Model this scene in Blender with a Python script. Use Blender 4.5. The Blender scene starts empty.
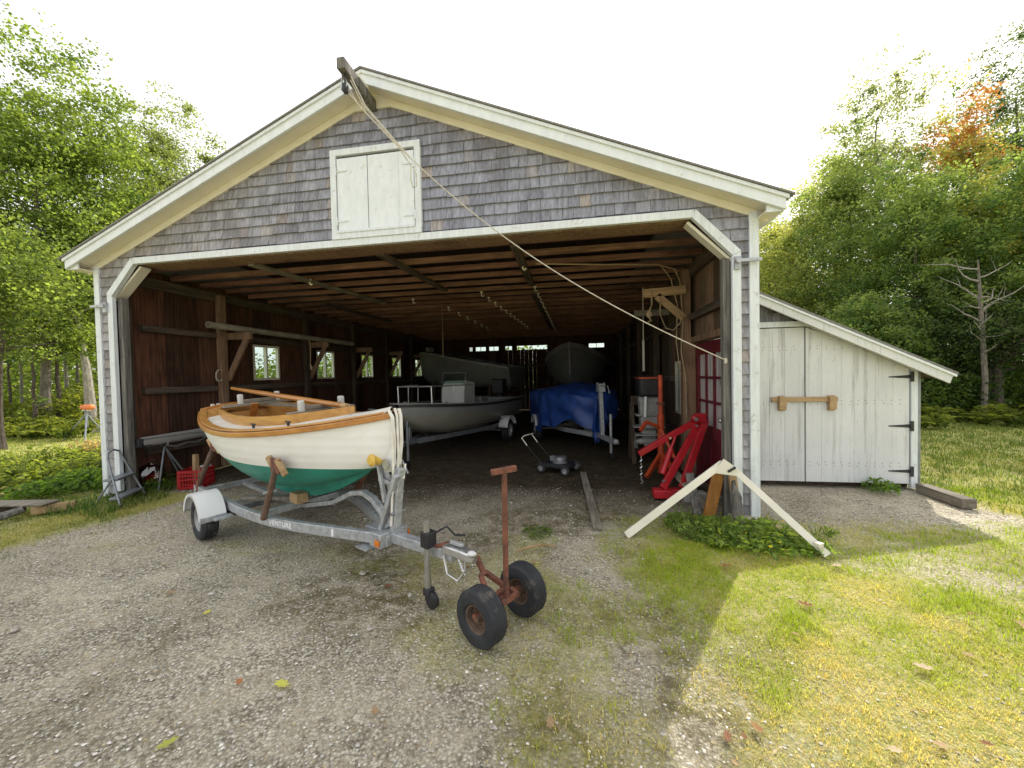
import bpy, math, random
import numpy as np
from mathutils import Vector, Matrix
random.seed(7); RNG = np.random.default_rng(7)
SC = bpy.context.scene; COL = SC.collection
V = Vector; R = math.radians

# ------------------------------------------------------------------ materials
def nt(name):
    m = bpy.data.materials.new(name); m.use_nodes = True
    t = m.node_tree; t.nodes.clear()
    o = t.nodes.new('ShaderNodeOutputMaterial'); b = t.nodes.new('ShaderNodeBsdfPrincipled')
    t.links.new(b.outputs[0], o.inputs[0])
    return m, t, b, o
def N(t, typ, **kw):
    n = t.nodes.new(typ)
    for k, v in kw.items(): setattr(n, k, v)
    return n
def noise(t, scale=5, detail=4, rough=.6, mapscale=(1,1,1), coord='Object', loc=(0,0,0)):
    tc = N(t, 'ShaderNodeTexCoord'); mp = N(t, 'ShaderNodeMapping')
    mp.inputs['Scale'].default_value = mapscale; mp.inputs['Location'].default_value = loc
    t.links.new(tc.outputs[coord], mp.inputs[0])
    n = N(t, 'ShaderNodeTexNoise'); n.inputs['Scale'].default_value = scale
    n.inputs['Detail'].default_value = detail; n.inputs['Roughness'].default_value = rough
    t.links.new(mp.outputs[0], n.inputs['Vector'])
    return n
def ramp(t, fac, stops):
    r = N(t, 'ShaderNodeValToRGB'); e = r.color_ramp.elements
    while len(e) < len(stops): e.new(.5)
    for i, (p, c) in enumerate(stops):
        e[i].position = p; e[i].color = (c, c, c, 1) if not hasattr(c, '__len__') else tuple(c)[:3] + (1,)
    t.links.new(fac, r.inputs[0]); return r
def mix(t, fac, a, b, mode='MIX'):
    m = N(t, 'ShaderNodeMix', data_type='RGBA', blend_type=mode)
    for s, x in ((0, fac), (6, a), (7, b)):
        if hasattr(x, 'is_linked'): t.links.new(x, m.inputs[s])
        else: m.inputs[s].default_value = x if s == 0 else tuple(x)[:3] + (1,)
    return m.outputs[2]
def mat(name, c, c2=None, rough=.6, scale=6, ms=(1,1,1), metal=0., bump=0., grime=None, lo=.35, hi=.65, attr=False, spec=.4, bs=None):
    m, t, b, o = nt(name)
    c2 = c2 or tuple(x*.75 for x in c)
    n = noise(t, scale, 5, .62, ms)
    col = ramp(t, n.outputs['Fac'], [(lo, c2), (hi, c)]).outputs[0]
    if grime:
        g = noise(t, grime[1], 6, .7, (1,1,1), loc=(3,7,1))
        f = ramp(t, g.outputs['Fac'], [(grime[2], 0), (grime[3], 1)])
        col = mix(t, f.outputs[0], col, grime[0])
    if attr:
        a = N(t, 'ShaderNodeAttribute', attribute_name='Col'); col = mix(t, 1., col, a.outputs['Color'], 'MULTIPLY')
    t.links.new(col, b.inputs['Base Color'])
    b.inputs['Roughness'].default_value = rough; b.inputs['Metallic'].default_value = metal
    b.inputs['Specular IOR Level'].default_value = spec
    if bump:
        bp = N(t, 'ShaderNodeBump'); bp.inputs['Strength'].default_value = bump; bp.inputs['Distance'].default_value = .01
        bn = noise(t, bs or scale*3, 4, .6, ms)
        t.links.new(bn.outputs['Fac'], bp.inputs['Height']); t.links.new(bp.outputs[0], b.inputs['Normal'])
    return m
def wood(name, c, c2, axis='z', rough=.7, attr=False, bump=.3, k=1., spec=.3, lo=.35, hi=.68):
    ms = {'x': (.6, 9, 9), 'y': (9, .6, 9), 'z': (9, 9, .6)}[axis]
    return mat(name, c, c2, rough, 3*k, ms, bump=bump, attr=attr, spec=spec, lo=lo, hi=hi, grime=((c2[0]*.45, c2[1]*.45, c2[2]*.45), 1.6, .5, .85))

M = {}
M['white_paint'] = mat('white_paint', (.74,.785,.82), (.62,.66,.685), .6, 4, (7,7,.7), grime=((.40,.39,.35), 11, .58, .74), bump=.15)
M['white_trim'] = mat('white_trim', (.76,.80,.835), (.68,.72,.755), .6, 3, (5,5,2), grime=((.46,.46,.42), 13, .60, .76), bump=.12)
M['soffit'] = mat('soffit', (.78,.74,.62), (.70,.66,.54), .6, 2, bump=.05)
M['asphalt_shingle'] = mat('asphalt_shingle', (.26,.25,.24), (.16,.16,.15), .95, 30, bump=.5)
M['cedar'] = mat('cedar', (1.12,1.17,1.28), (.66,.68,.73), .9, 3.2, (11,11,.9), attr=True, bump=.6, spec=.2, grime=((.56,.53,.52), 2.2, .52, .78))
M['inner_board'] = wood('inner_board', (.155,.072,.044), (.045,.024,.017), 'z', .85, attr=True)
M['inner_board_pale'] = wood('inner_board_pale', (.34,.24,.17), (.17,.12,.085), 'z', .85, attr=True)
M['joist'] = wood('joist', (.33,.18,.125), (.14,.078,.058), 'x', .85, attr=True)
M['dark_timber'] = wood('dark_timber', (.12,.085,.06), (.045,.033,.026), 'z', .9)
M['dark_beam'] = wood('dark_beam', (.16,.12,.09), (.06,.05,.04), 'y', .9)
M['brown_timber'] = wood('brown_timber', (.34,.22,.14), (.18,.11,.07), 'z', .85)
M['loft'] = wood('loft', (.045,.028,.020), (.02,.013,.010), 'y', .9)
M['grey_timber'] = wood('grey_timber', (.25,.235,.21), (.085,.08,.075), 'z', .95, bump=.6)
M['grey_plank'] = wood('grey_plank', (.32,.29,.24), (.15,.13,.10), 'y', .95, bump=.6)
M['tan_wood'] = wood('tan_wood', (.52,.36,.20), (.36,.24,.12), 'x', .6)
M['orange_wood'] = wood('orange_wood', (.42,.19,.04), (.26,.11,.025), 'z', .5)
M['varnish'] = mat('varnish', (.52,.235,.055), (.34,.135,.028), .28, 3, (.8,8,8), spec=.6, lo=.3, hi=.7)
M['varnish_light'] = mat('varnish_light', (.56,.30,.085), (.40,.19,.05), .32, 3, (.8,8,8), spec=.6)
M['deck_paint'] = mat('deck_paint', (.66,.64,.58), (.56,.53,.47), .6, 4)
M['galv'] = mat('galv', (.52,.54,.56), (.33,.35,.37), .5, 22, metal=.5, bump=.12, grime=((.26,.21,.17), 8, .56, .74))
M['galv_dark'] = mat('galv_dark', (.30,.31,.33), (.17,.18,.20), .5, 10, metal=.5)
M['rust'] = mat('rust', (.235,.088,.052), (.10,.045,.032), .85, 14, bump=.4, grime=((.08,.04,.03), 6, .55, .75))
M['rubber'] = mat('rubber', (.034,.036,.042), (.020,.021,.025), .7, 10, grime=((.17,.15,.12), 6, .55, .75), spec=.35, bump=.2)
M['rim_grey'] = mat('rim_grey', (.42,.43,.44), (.28,.28,.28), .45, 9, metal=.4)
M['rim_rust'] = mat('rim_rust', (.16,.10,.065), (.07,.05,.04), .8, 14, bump=.3)
M['fender_white'] = mat('fender_white', (.84,.85,.86), (.78,.79,.80), .35, 3, grime=((.5,.5,.48), 6, .66, .8))
M['black'] = mat('black', (.03,.03,.032), (.018,.018,.02), .5, 8)
M['black_iron'] = mat('black_iron', (.045,.045,.05), (.02,.02,.022), .6, 8)
M['chrome'] = mat('chrome', (.62,.62,.62), (.45,.45,.45), .3, 8, metal=.8)
M['amber'] = mat('amber', (.75,.22,.02), (.6,.16,.02), .3, 5)
M['yellow'] = mat('yellow', (.72,.50,.10), (.6,.38,.06), .45, 5)
M['rope'] = mat('rope', (.68,.64,.55), (.46,.42,.34), .9, 60, bump=.6)
M['rope_tan'] = mat('rope_tan', (.50,.38,.23), (.32,.23,.14), .9, 40, bump=.5)
M['strap_white'] = mat('strap_white', (.80,.78,.72), (.62,.59,.52), .8, 12, bump=.3)
M['block_foam'] = mat('block_foam', (.60,.59,.55), (.42,.41,.38), .9, 12, bump=.3)
M['grey_metal'] = mat('grey_metal', (.30,.33,.36), (.20,.22,.24), .45, 8, metal=.4)
M['alu'] = mat('alu', (.62,.62,.61), (.46,.46,.46), .4, 6, (6,.5,6), metal=.5)
M['red_plastic'] = mat('red_plastic', (.42,.016,.02), (.30,.012,.016), .45, 6)
M['red_paint'] = mat('red_paint', (.50,.018,.028), (.36,.014,.02), .35, 6, spec=.5, grime=((.16,.02,.02), 8, .64, .8))
M['orange_paint'] = mat('orange_paint', (.55,.085,.025), (.38,.05,.02), .45, 6, grime=((.15,.05,.03), 8, .6, .8))
M['orange_plastic'] = mat('orange_plastic', (.85,.24,.08), (.7,.18,.06), .4, 6)
M['door_red'] = mat('door_red', (.17,.016,.026), (.12,.012,.02), .5, 4)
M['pvc'] = mat('pvc', (.44,.40,.33), (.30,.27,.22), .6, 5)
M['cream_wood'] = mat('cream_wood', (.80,.76,.66), (.72,.68,.57), .6, 3, (2,2,2), grime=((.5,.45,.36), 6, .66, .85))
M['tarp'] = mat('tarp', (.020,.075,.32), (.010,.034,.16), .42, 4, spec=.5, bump=.8, bs=9)
M['hull_cream'] = mat('hull_cream', (.50,.49,.43), (.42,.41,.36), .4, 3)
M['hull_grey'] = mat('hull_grey', (.185,.185,.165), (.14,.14,.13), .5, 3)
M['hull_grey_light'] = mat('hull_grey_light', (.26,.26,.25), (.20,.20,.19), .5, 3)
M['console_white'] = mat('console_white', (.52,.52,.51), (.44,.44,.43), .4, 3)
M['bark_pale'] = mat('bark_pale', (.40,.37,.32), (.20,.18,.155), .95, 6, (3,3,1), bump=.8)
M['bark_dark'] = mat('bark_dark', (.13,.105,.085), (.055,.045,.038), .95, 7, (5,5,1), bump=1.)
M['bark_mid'] = mat('bark_mid', (.23,.20,.165), (.10,.09,.075), .95, 7, (4,4,1), bump=.9)
M['dead_branch'] = mat('dead_branch', (.48,.45,.40), (.30,.28,.25), .95, 10)
M['engine_grey'] = mat('engine_grey', (.36,.36,.34), (.24,.24,.23), .6, 7)
M['stone'] = mat('stone', (.56,.52,.45), (.36,.33,.29), .95, 14, bump=.5, attr=True)

def two_tone():
    m, t, b, o = nt('hull_paint')
    tc = N(t, 'ShaderNodeTexCoord'); sx = N(t, 'ShaderNodeSeparateXYZ'); t.links.new(tc.outputs['Object'], sx.inputs[0])
    n1 = noise(t, 2.5, 5, .6, (.7,1,1.2)); w = ramp(t, n1.outputs['Fac'], [(.3, (.77,.765,.72)), (.7, (.86,.86,.83))])
    n2 = noise(t, 3.0, 6, .7, (1,1,2)); g = ramp(t, n2.outputs['Fac'], [(.3, (.008,.17,.125)), (.7, (.020,.28,.205))])
    sc = noise(t, 9, 6, .75, (1,1,3)); sf = ramp(t, sc.outputs['Fac'], [(.62, 0), (.74, .55)])
    g2 = mix(t, sf.outputs[0], g.outputs[0], (.16,.34,.27))
    nd = noise(t, 4.5, 7, .75, (.5,1,2.2), loc=(3,1,2)); fd = ramp(t, nd.outputs['Fac'], [(.54, 0), (.80, .55)]); wcol = mix(t, fd.outputs[0], w.outputs[0], (.60,.56,.47))
    gt = N(t, 'ShaderNodeMath', operation='GREATER_THAN'); gt.inputs[1].default_value = .875; t.links.new(sx.outputs[2], gt.inputs[0])
    t.links.new(mix(t, gt.outputs[0], g2, wcol), b.inputs['Base Color'])
    b.inputs['Roughness'].default_value = .42
    bp = N(t, 'ShaderNodeBump'); bp.inputs['Strength'].default_value = .13; bp.inputs['Distance'].default_value = .01
    wv = N(t, 'ShaderNodeTexWave', bands_direction='Z'); wv.inputs['Scale'].default_value = 4.2; wv.inputs['Distortion'].default_value = .6
    t.links.new(tc.outputs['Object'], wv.inputs[0]); t.links.new(wv.outputs['Fac'], bp.inputs['Height']); t.links.new(bp.outputs[0], b.inputs['Normal'])
    return m
M['hull_paint'] = two_tone()
def console_hull():
    m, t, b, o = nt('motorboat_paint')
    tc = N(t, 'ShaderNodeTexCoord'); sx = N(t, 'ShaderNodeSeparateXYZ'); t.links.new(tc.outputs['Object'], sx.inputs[0])
    # pale smile line that rises to the bow
    s = N(t, 'ShaderNodeMath', operation='MULTIPLY_ADD'); s.inputs[1].default_value = -.05; t.links.new(sx.outputs[0], s.inputs[0]); t.links.new(sx.outputs[2], s.inputs[2])
    r = ramp(t, s.outputs[0], [(.56, (.02,.022,.035)), (.585, (.26,.25,.205)), (.93, (.26,.25,.205)), (.95, (.24,.25,.25))])
    r.color_ramp.interpolation = 'LINEAR'
    n = noise(t, 3, 5, .6); f = ramp(t, n.outputs['Fac'], [(.3, .8), (.7, 1)])
    t.links.new(mix(t, 1., r.outputs[0], f.outputs[0], 'MULTIPLY'), b.inputs['Base Color']); b.inputs['Roughness'].default_value = .35
    return m
M['motorboat_paint'] = console_hull()
def peeled():
    m, t, b, o = nt('peeling_white_paint')
    n = noise(t, 2.0, 8, .74, (7,7,.38)); f0 = ramp(t, n.outputs['Fac'], [(.50, 0), (.68, 1)]); nb = noise(t, 1.5, 2, .5, (1.6,1.6,.25), loc=(5,2,0)); fb = ramp(t, nb.outputs['Fac'], [(.44, .12), (.60, .95)]); f = N(t, 'ShaderNodeMath', operation='MULTIPLY'); t.links.new(f0.outputs[0], f.inputs[0]); t.links.new(fb.outputs[0], f.inputs[1])
    n2 = noise(t, 14, 6, .7, (3,3,.6), loc=(2,1,4)); f2 = ramp(t, n2.outputs['Fac'], [(.60, 0), (.72, .8)])
    base = noise(t, 1.2, 4, .6); bc = ramp(t, base.outputs['Fac'], [(.3, (.60,.62,.63)), (.7, (.72,.73,.73))])
    a = N(t, 'ShaderNodeAttribute', attribute_name='Col')
    c = mix(t, f.outputs[0], bc.outputs[0], (.33,.33,.33)); c = mix(t, f2.outputs[0], c, (.42,.42,.41))
    c = mix(t, 1., c, a.outputs['Color'], 'MULTIPLY')
    t.links.new(c, b.inputs['Base Color']); b.inputs['Roughness'].default_value = .75
    bp = N(t, 'ShaderNodeBump'); bp.inputs['Strength'].default_value = .3; bp.inputs['Distance'].default_value = .006
    t.links.new(n2.outputs['Fac'], bp.inputs['Height']); t.links.new(bp.outputs[0], b.inputs['Normal'])
    return m
M['peeled'] = peeled()
def glass(name, tint=(.85,.92,.9), amount=.12):
    m, t, b, o = nt(name); t.nodes.remove(b)
    tr = N(t, 'ShaderNodeBsdfTransparent'); tr.inputs[0].default_value = tint + (1,)
    gl = N(t, 'ShaderNodeBsdfGlossy'); gl.inputs['Roughness'].default_value = .05
    mx = N(t, 'ShaderNodeMixShader'); mx.inputs[0].default_value = amount
    t.links.new(tr.outputs[0], mx.inputs[1]); t.links.new(gl.outputs[0], mx.inputs[2]); t.links.new(mx.outputs[0], o.inputs[0])
    return m
M['glass'] = glass('window_glass')
M['plastic_bag'] = glass('clear_plastic', (.62,.62,.62), .16)
def door_pane():
    m, t, b, o = nt('door_pane_streaks')
    n = noise(t, 3, 3, .5, (14,14,.3)); r = ramp(t, n.outputs['Fac'], [(.35, (.38,.36,.36)), (.65, (.80,.78,.76))])  # grey to pale vertical streaks coloured into the panes
    t.links.new(r.outputs[0], b.inputs['Base Color']); b.inputs['Roughness'].default_value = .15; return m
M['door_pane'] = door_pane()
def foliage(name, trans=.5, rough=.6):
    m, t, b, o = nt(name)
    a = N(t, 'ShaderNodeAttribute', attribute_name='Col')
    t.links.new(a.outputs['Color'], b.inputs['Base Color']); b.inputs['Roughness'].default_value = rough; b.inputs['Specular IOR Level'].default_value = .25
    tl = N(t, 'ShaderNodeBsdfTranslucent'); t.links.new(mix(t, 1., a.outputs['Color'], (2.0,1.9,.9), 'MULTIPLY'), tl.inputs[0])
    mx = N(t, 'ShaderNodeMixShader'); mx.inputs[0].default_value = trans
    t.links.new(b.outputs[0], mx.inputs[1]); t.links.new(tl.outputs[0], mx.inputs[2]); t.links.new(mx.outputs[0], o.inputs[0])
    return m
M['leaf'] = foliage('leaf', .58); M['blade'] = foliage('grass_blade', .4)
M['dry_leaf'] = foliage('fallen_leaf', .2, .8)

# ------------------------------------------------------------------ mesh building
class MB:
    def __init__(s): s.v = []; s.f = []; s.c = []; s.col = (1,1,1)
    def add(s, vs, fs):
        b = len(s.v); s.v += [tuple(p) for p in vs]; s.c += [s.col]*len(vs); s.f += [tuple(i+b for i in f) for f in fs]; return s
    def box(s, c, d, rz=0., rot=None):
        m = rot if rot is not None else Matrix.Rotation(rz, 3, 'Z'); c = V(c)
        vs = [c + m @ V((x*d[0]/2, y*d[1]/2, z*d[2]/2)) for x in (-1,1) for y in (-1,1) for z in (-1,1)]
        return s.add(vs, [(0,1,3,2),(4,6,7,5),(0,4,5,1),(2,3,7,6),(0,2,6,4),(1,5,7,3)])
    def beam(s, p0, p1, w, h, up=(0,0,1)):
        p0, p1 = V(p0), V(p1); d = (p1-p0); L = d.length; d.normalize(); u = V(up)
        if abs(d.dot(u)) > .98: u = V((1,0,0)) if abs(d.x) < .9 else V((0,1,0))
        l = u.cross(d).normalized(); u = d.cross(l).normalized()
        return s.box((p0+p1)/2, (L, w, h), rot=Matrix((d, l, u)).transposed())
    def sweep(s, pts, sec, closed=False, up=(0,0,1), scales=None):
        """sec: list of (lateral, up) offsets; swept along pts"""
        pts = [V(p) for p in pts]; n = len(pts); k = len(sec); vs = []
        for i, p in enumerate(pts):
            a = pts[i-1] if (i or closed) else pts[0]; b = pts[(i+1) % n] if (i < n-1 or closed) else pts[-1]
            d = (b-a).normalized(); u = V(up)
            if abs(d.dot(u)) > .985: u = V((0,1,0)) if abs(d.y) < .9 else V((1,0,0))
            l = u.cross(d).normalized(); u2 = d.cross(l).normalized(); q = scales[i] if scales else 1
            vs += [p + l*(x*q) + u2*(y*q) for x, y in sec]
        fs = []
        for i in range(n if closed else n-1):
            a, b = i*k, ((i+1) % n)*k
            for j in range(k): fs.append((a+j, a+(j+1) % k, b+(j+1) % k, b+j))
        if not closed: fs += [tuple(reversed(range(k))), tuple((n-1)*k + j for j in range(k))]
        return s.add(vs, fs)
    def tube(s, pts, r, n=8, closed=False):
        rs = r if hasattr(r, '__len__') else None; r0 = 1. if rs else r
        sec = [(r0*math.cos(2*math.pi*j/n), r0*math.sin(2*math.pi*j/n)) for j in range(n)]
        # pick an up vector well off the path
        d = (V(pts[-1]) - V(pts[0])); up = (0,0,1)
        if d.length > 0 and abs(d.normalized().z) > .8: up = (0,1,.05)
        return s.sweep(pts, sec, closed, up, rs)
    def rect(s, pts, w, h, closed=False, up=(0,0,1)):
        return s.sweep(pts, [(-w/2,-h/2),(w/2,-h/2),(w/2,h/2),(-w/2,h/2)], closed, up)
    def prism(s, poly, ext):
        e = V(ext); a = [V(p) for p in poly]; n = len(a)
        return s.add(a + [p+e for p in a], [tuple(range(n)), tuple(reversed(range(n, 2*n)))] + [(i, i+n, (i+1) % n + n, (i+1) % n) for i in range(n)])
    def lathe(s, prof, c, axis=(0,0,1), n=20, a0=0., a1=2*math.pi):
        ax = V(axis).normalized(); x = ax.cross(V((0,0,1)) if abs(ax.z) < .9 else V((1,0,0))).normalized(); y = ax.cross(x); c = V(c)
        full = abs(a1-a0-2*math.pi) < 1e-6; m = n if full else n+1; vs = []
        for i in range(m):
            a = a0 + (a1-a0)*i/n
            for r, h in prof: vs.append(c + ax*h + (x*math.cos(a) + y*math.sin(a))*r)
        k = len(prof); fs = []
        for i in range(n):
            p, q = i*k, ((i+1) % m)*k
            for j in range(k-1): fs.append((p+j, q+j, q+j+1, p+j+1))
        return s.add(vs, fs)
    def ball(s, c, r, n=10):
        rr = r if hasattr(r, '__len__') else (r, r, r)
        b = len(s.v); s.lathe([(max(1e-4, math.sin(math.pi*i/n)), -math.cos(math.pi*i/n)) for i in range(n+1)], (0,0,0), n=2*n)
        for i in range(b, len(s.v)): p = s.v[i]; s.v[i] = (c[0]+p[0]*rr[0], c[1]+p[1]*rr[1], c[2]+p[2]*rr[2])
        return s
    def jitter(s, a):
        s.v = [(x+random.uniform(-a,a), y+random.uniform(-a,a), z+random.uniform(-a,a)) for x, y, z in s.v]; return s
    def build(s, name, m, parent=None, bevel=0., smooth=True, solid=0., subd=0, label=None):
        root = parent
        while root is not None and root.parent is not None: root = root.parent
        off = (0,0,0)
        if root is not None and root.name in WORLD: off = root.location
        me = bpy.data.meshes.new(name)
        me.from_pydata([(x-off[0], y-off[1], z-off[2]) for x, y, z in s.v], [], s.f)
        ca = me.color_attributes.new('Col', 'FLOAT_COLOR', 'POINT')
        ca.data.foreach_set('color', np.array([tuple(c)+(1,) for c in s.c], dtype=np.float32).ravel())
        me.validate()
        import bmesh
        bm = bmesh.new(); bm.from_mesh(me); bmesh.ops.recalc_face_normals(bm, faces=bm.faces); bm.to_mesh(me); bm.free()
        if smooth: me.shade_smooth(); me.set_sharp_from_angle(angle=R(38))
        me.materials.append(M[m] if isinstance(m, str) else m)
        o = bpy.data.objects.new(name, me); COL.objects.link(o)
        if parent is not None: o.parent = parent
        if solid: q = o.modifiers.new('thickness', 'SOLIDIFY'); q.thickness = solid; q.offset = 0
        if bevel: q = o.modifiers.new('bevel', 'BEVEL'); q.width = bevel; q.segments = 2; q.limit_method = 'ANGLE'; q.angle_limit = R(40)
        if subd: q = o.modifiers.new('subd', 'SUBSURF'); q.levels = subd; q.render_levels = subd
        if label: o['label'] = label
        return o
WORLD = set()
def tag(o, label=None, cat=None, group=None, kind=None):
    for k, v in (('label', label), ('category', cat), ('group', group), ('kind', kind)):
        if v: o[k] = v
    return o
def thing(name, label, cat, loc=(0,0,0), rz=None, group=None):
    """Empty at the thing's base; rz None = its parts are given in world coordinates"""
    o = bpy.data.objects.new(name, None); COL.objects.link(o); o.location = loc; o.empty_display_size = .1
    if rz is None: WORLD.add(o.name)
    else: o.rotation_euler = (0, 0, rz)
    return tag(o, label, cat, group)
def copy_tree(o, parent=None):
    c = o.copy(); COL.objects.link(c); c.parent = parent
    for ch in list(o.children): copy_tree(ch, c)
    return c
def np_mesh(name, verts, faces_flat, nper, cols, m, parent=None):
    """fast mesh of equal-sized faces; cols per vertex"""
    me = bpy.data.meshes.new(name); nv = len(verts); nf = len(faces_flat)//nper
    me.vertices.add(nv); me.vertices.foreach_set('co', verts.astype(np.float32).ravel())
    me.loops.add(len(faces_flat)); me.loops.foreach_set('vertex_index', faces_flat.astype(np.int32))
    me.polygons.add(nf); me.polygons.foreach_set('loop_start', (np.arange(nf)*nper).astype(np.int32))
    me.update(calc_edges=True)
    ca = me.color_attributes.new('Col', 'FLOAT_COLOR', 'POINT')
    c4 = np.ones((nv, 4), np.float32); c4[:, :3] = cols; ca.data.foreach_set('color', c4.ravel())
    me.materials.append(M[m] if isinstance(m, str) else m)
    o = bpy.data.objects.new(name, me); COL.objects.link(o)
    if parent is not None: o.parent = parent
    return o

# ------------------------------------------------------------------ camera, light
CAM = V((2.352, -4.364, 1.60)); YAW, PIT, ROL, F = -.16632, -.02375, -.02097, 385.
fw = V((math.sin(YAW)*math.cos(PIT), math.cos(YAW)*math.cos(PIT), math.sin(PIT)))
rt = V((math.cos(YAW), -math.sin(YAW), 0)); up = rt.cross(fw)
rt, up = rt*math.cos(ROL) + up*math.sin(ROL), -rt*math.sin(ROL) + up*math.cos(ROL)
cd = bpy.data.cameras.new('camera'); co = bpy.data.objects.new('camera', cd); COL.objects.link(co)
mw = Matrix((rt, up, -fw)).transposed().to_4x4(); mw.translation = CAM; co.matrix_world = mw
cd.sensor_width = 36; cd.lens = F/1024*36; cd.clip_end = 2000; cd.clip_start = .05; SC.camera = co
def polar(px, depth, off=0.):
    """a ground point seen on bearing px at a forward distance"""
    l = (px-512)/F*depth
    f2 = V((math.sin(YAW), math.cos(YAW), 0)); r2 = V((math.cos(YAW), -math.sin(YAW), 0))
    p = V((CAM.x, CAM.y, 0)) + f2*depth + r2*l; return p
def top(px, v, depth): return ((373.0 - .021*(px-512)) - v)/F*depth + 1.6

SUN_AZ, SUN_EL = R(30.2), R(44)
w = bpy.data.worlds.new('World'); SC.world = w; w.use_nodes = True; t = w.node_tree; t.nodes.clear()
sky = N(t, 'ShaderNodeTexSky', sky_type='NISHITA'); sky.sun_disc = False; sky.sun_elevation = SUN_EL; sky.sun_rotation = SUN_AZ
sky.dust_density = 4.; sky.air_density = 1.2
b1 = N(t, 'ShaderNodeBackground'); b1.inputs[1].default_value = .12; t.links.new(sky.outputs[0], b1.inputs[0])
b2 = N(t, 'ShaderNodeBackground'); b2.inputs[0].default_value = (1,.995,.985,1); b2.inputs[1].default_value = 2.0
mx = N(t, 'ShaderNodeMixShader'); mx.inputs[0].default_value = .62
wo = N(t, 'ShaderNodeOutputWorld'); t.links.new(b1.outputs[0], mx.inputs[1]); t.links.new(b2.outputs[0], mx.inputs[2]); t.links.new(mx.outputs[0], wo.inputs[0])
sl = bpy.data.lights.new('sun', 'SUN'); sl.energy = 5.0; sl.angle = R(.6); sl.color = (1,.94,.84)
so = bpy.data.objects.new('sun', sl); COL.objects.link(so)
sd = V((math.sin(SUN_AZ)*math.cos(SUN_EL), math.cos(SUN_AZ)*math.cos(SUN_EL), math.sin(SUN_EL)))
so.rotation_euler = sd.to_track_quat('Z', 'Y').to_euler(); so.location = sd*40
SC.view_settings.view_transform = 'Standard'; SC.view_settings.look = 'None'; SC.view_settings.exposure = 0

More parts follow.
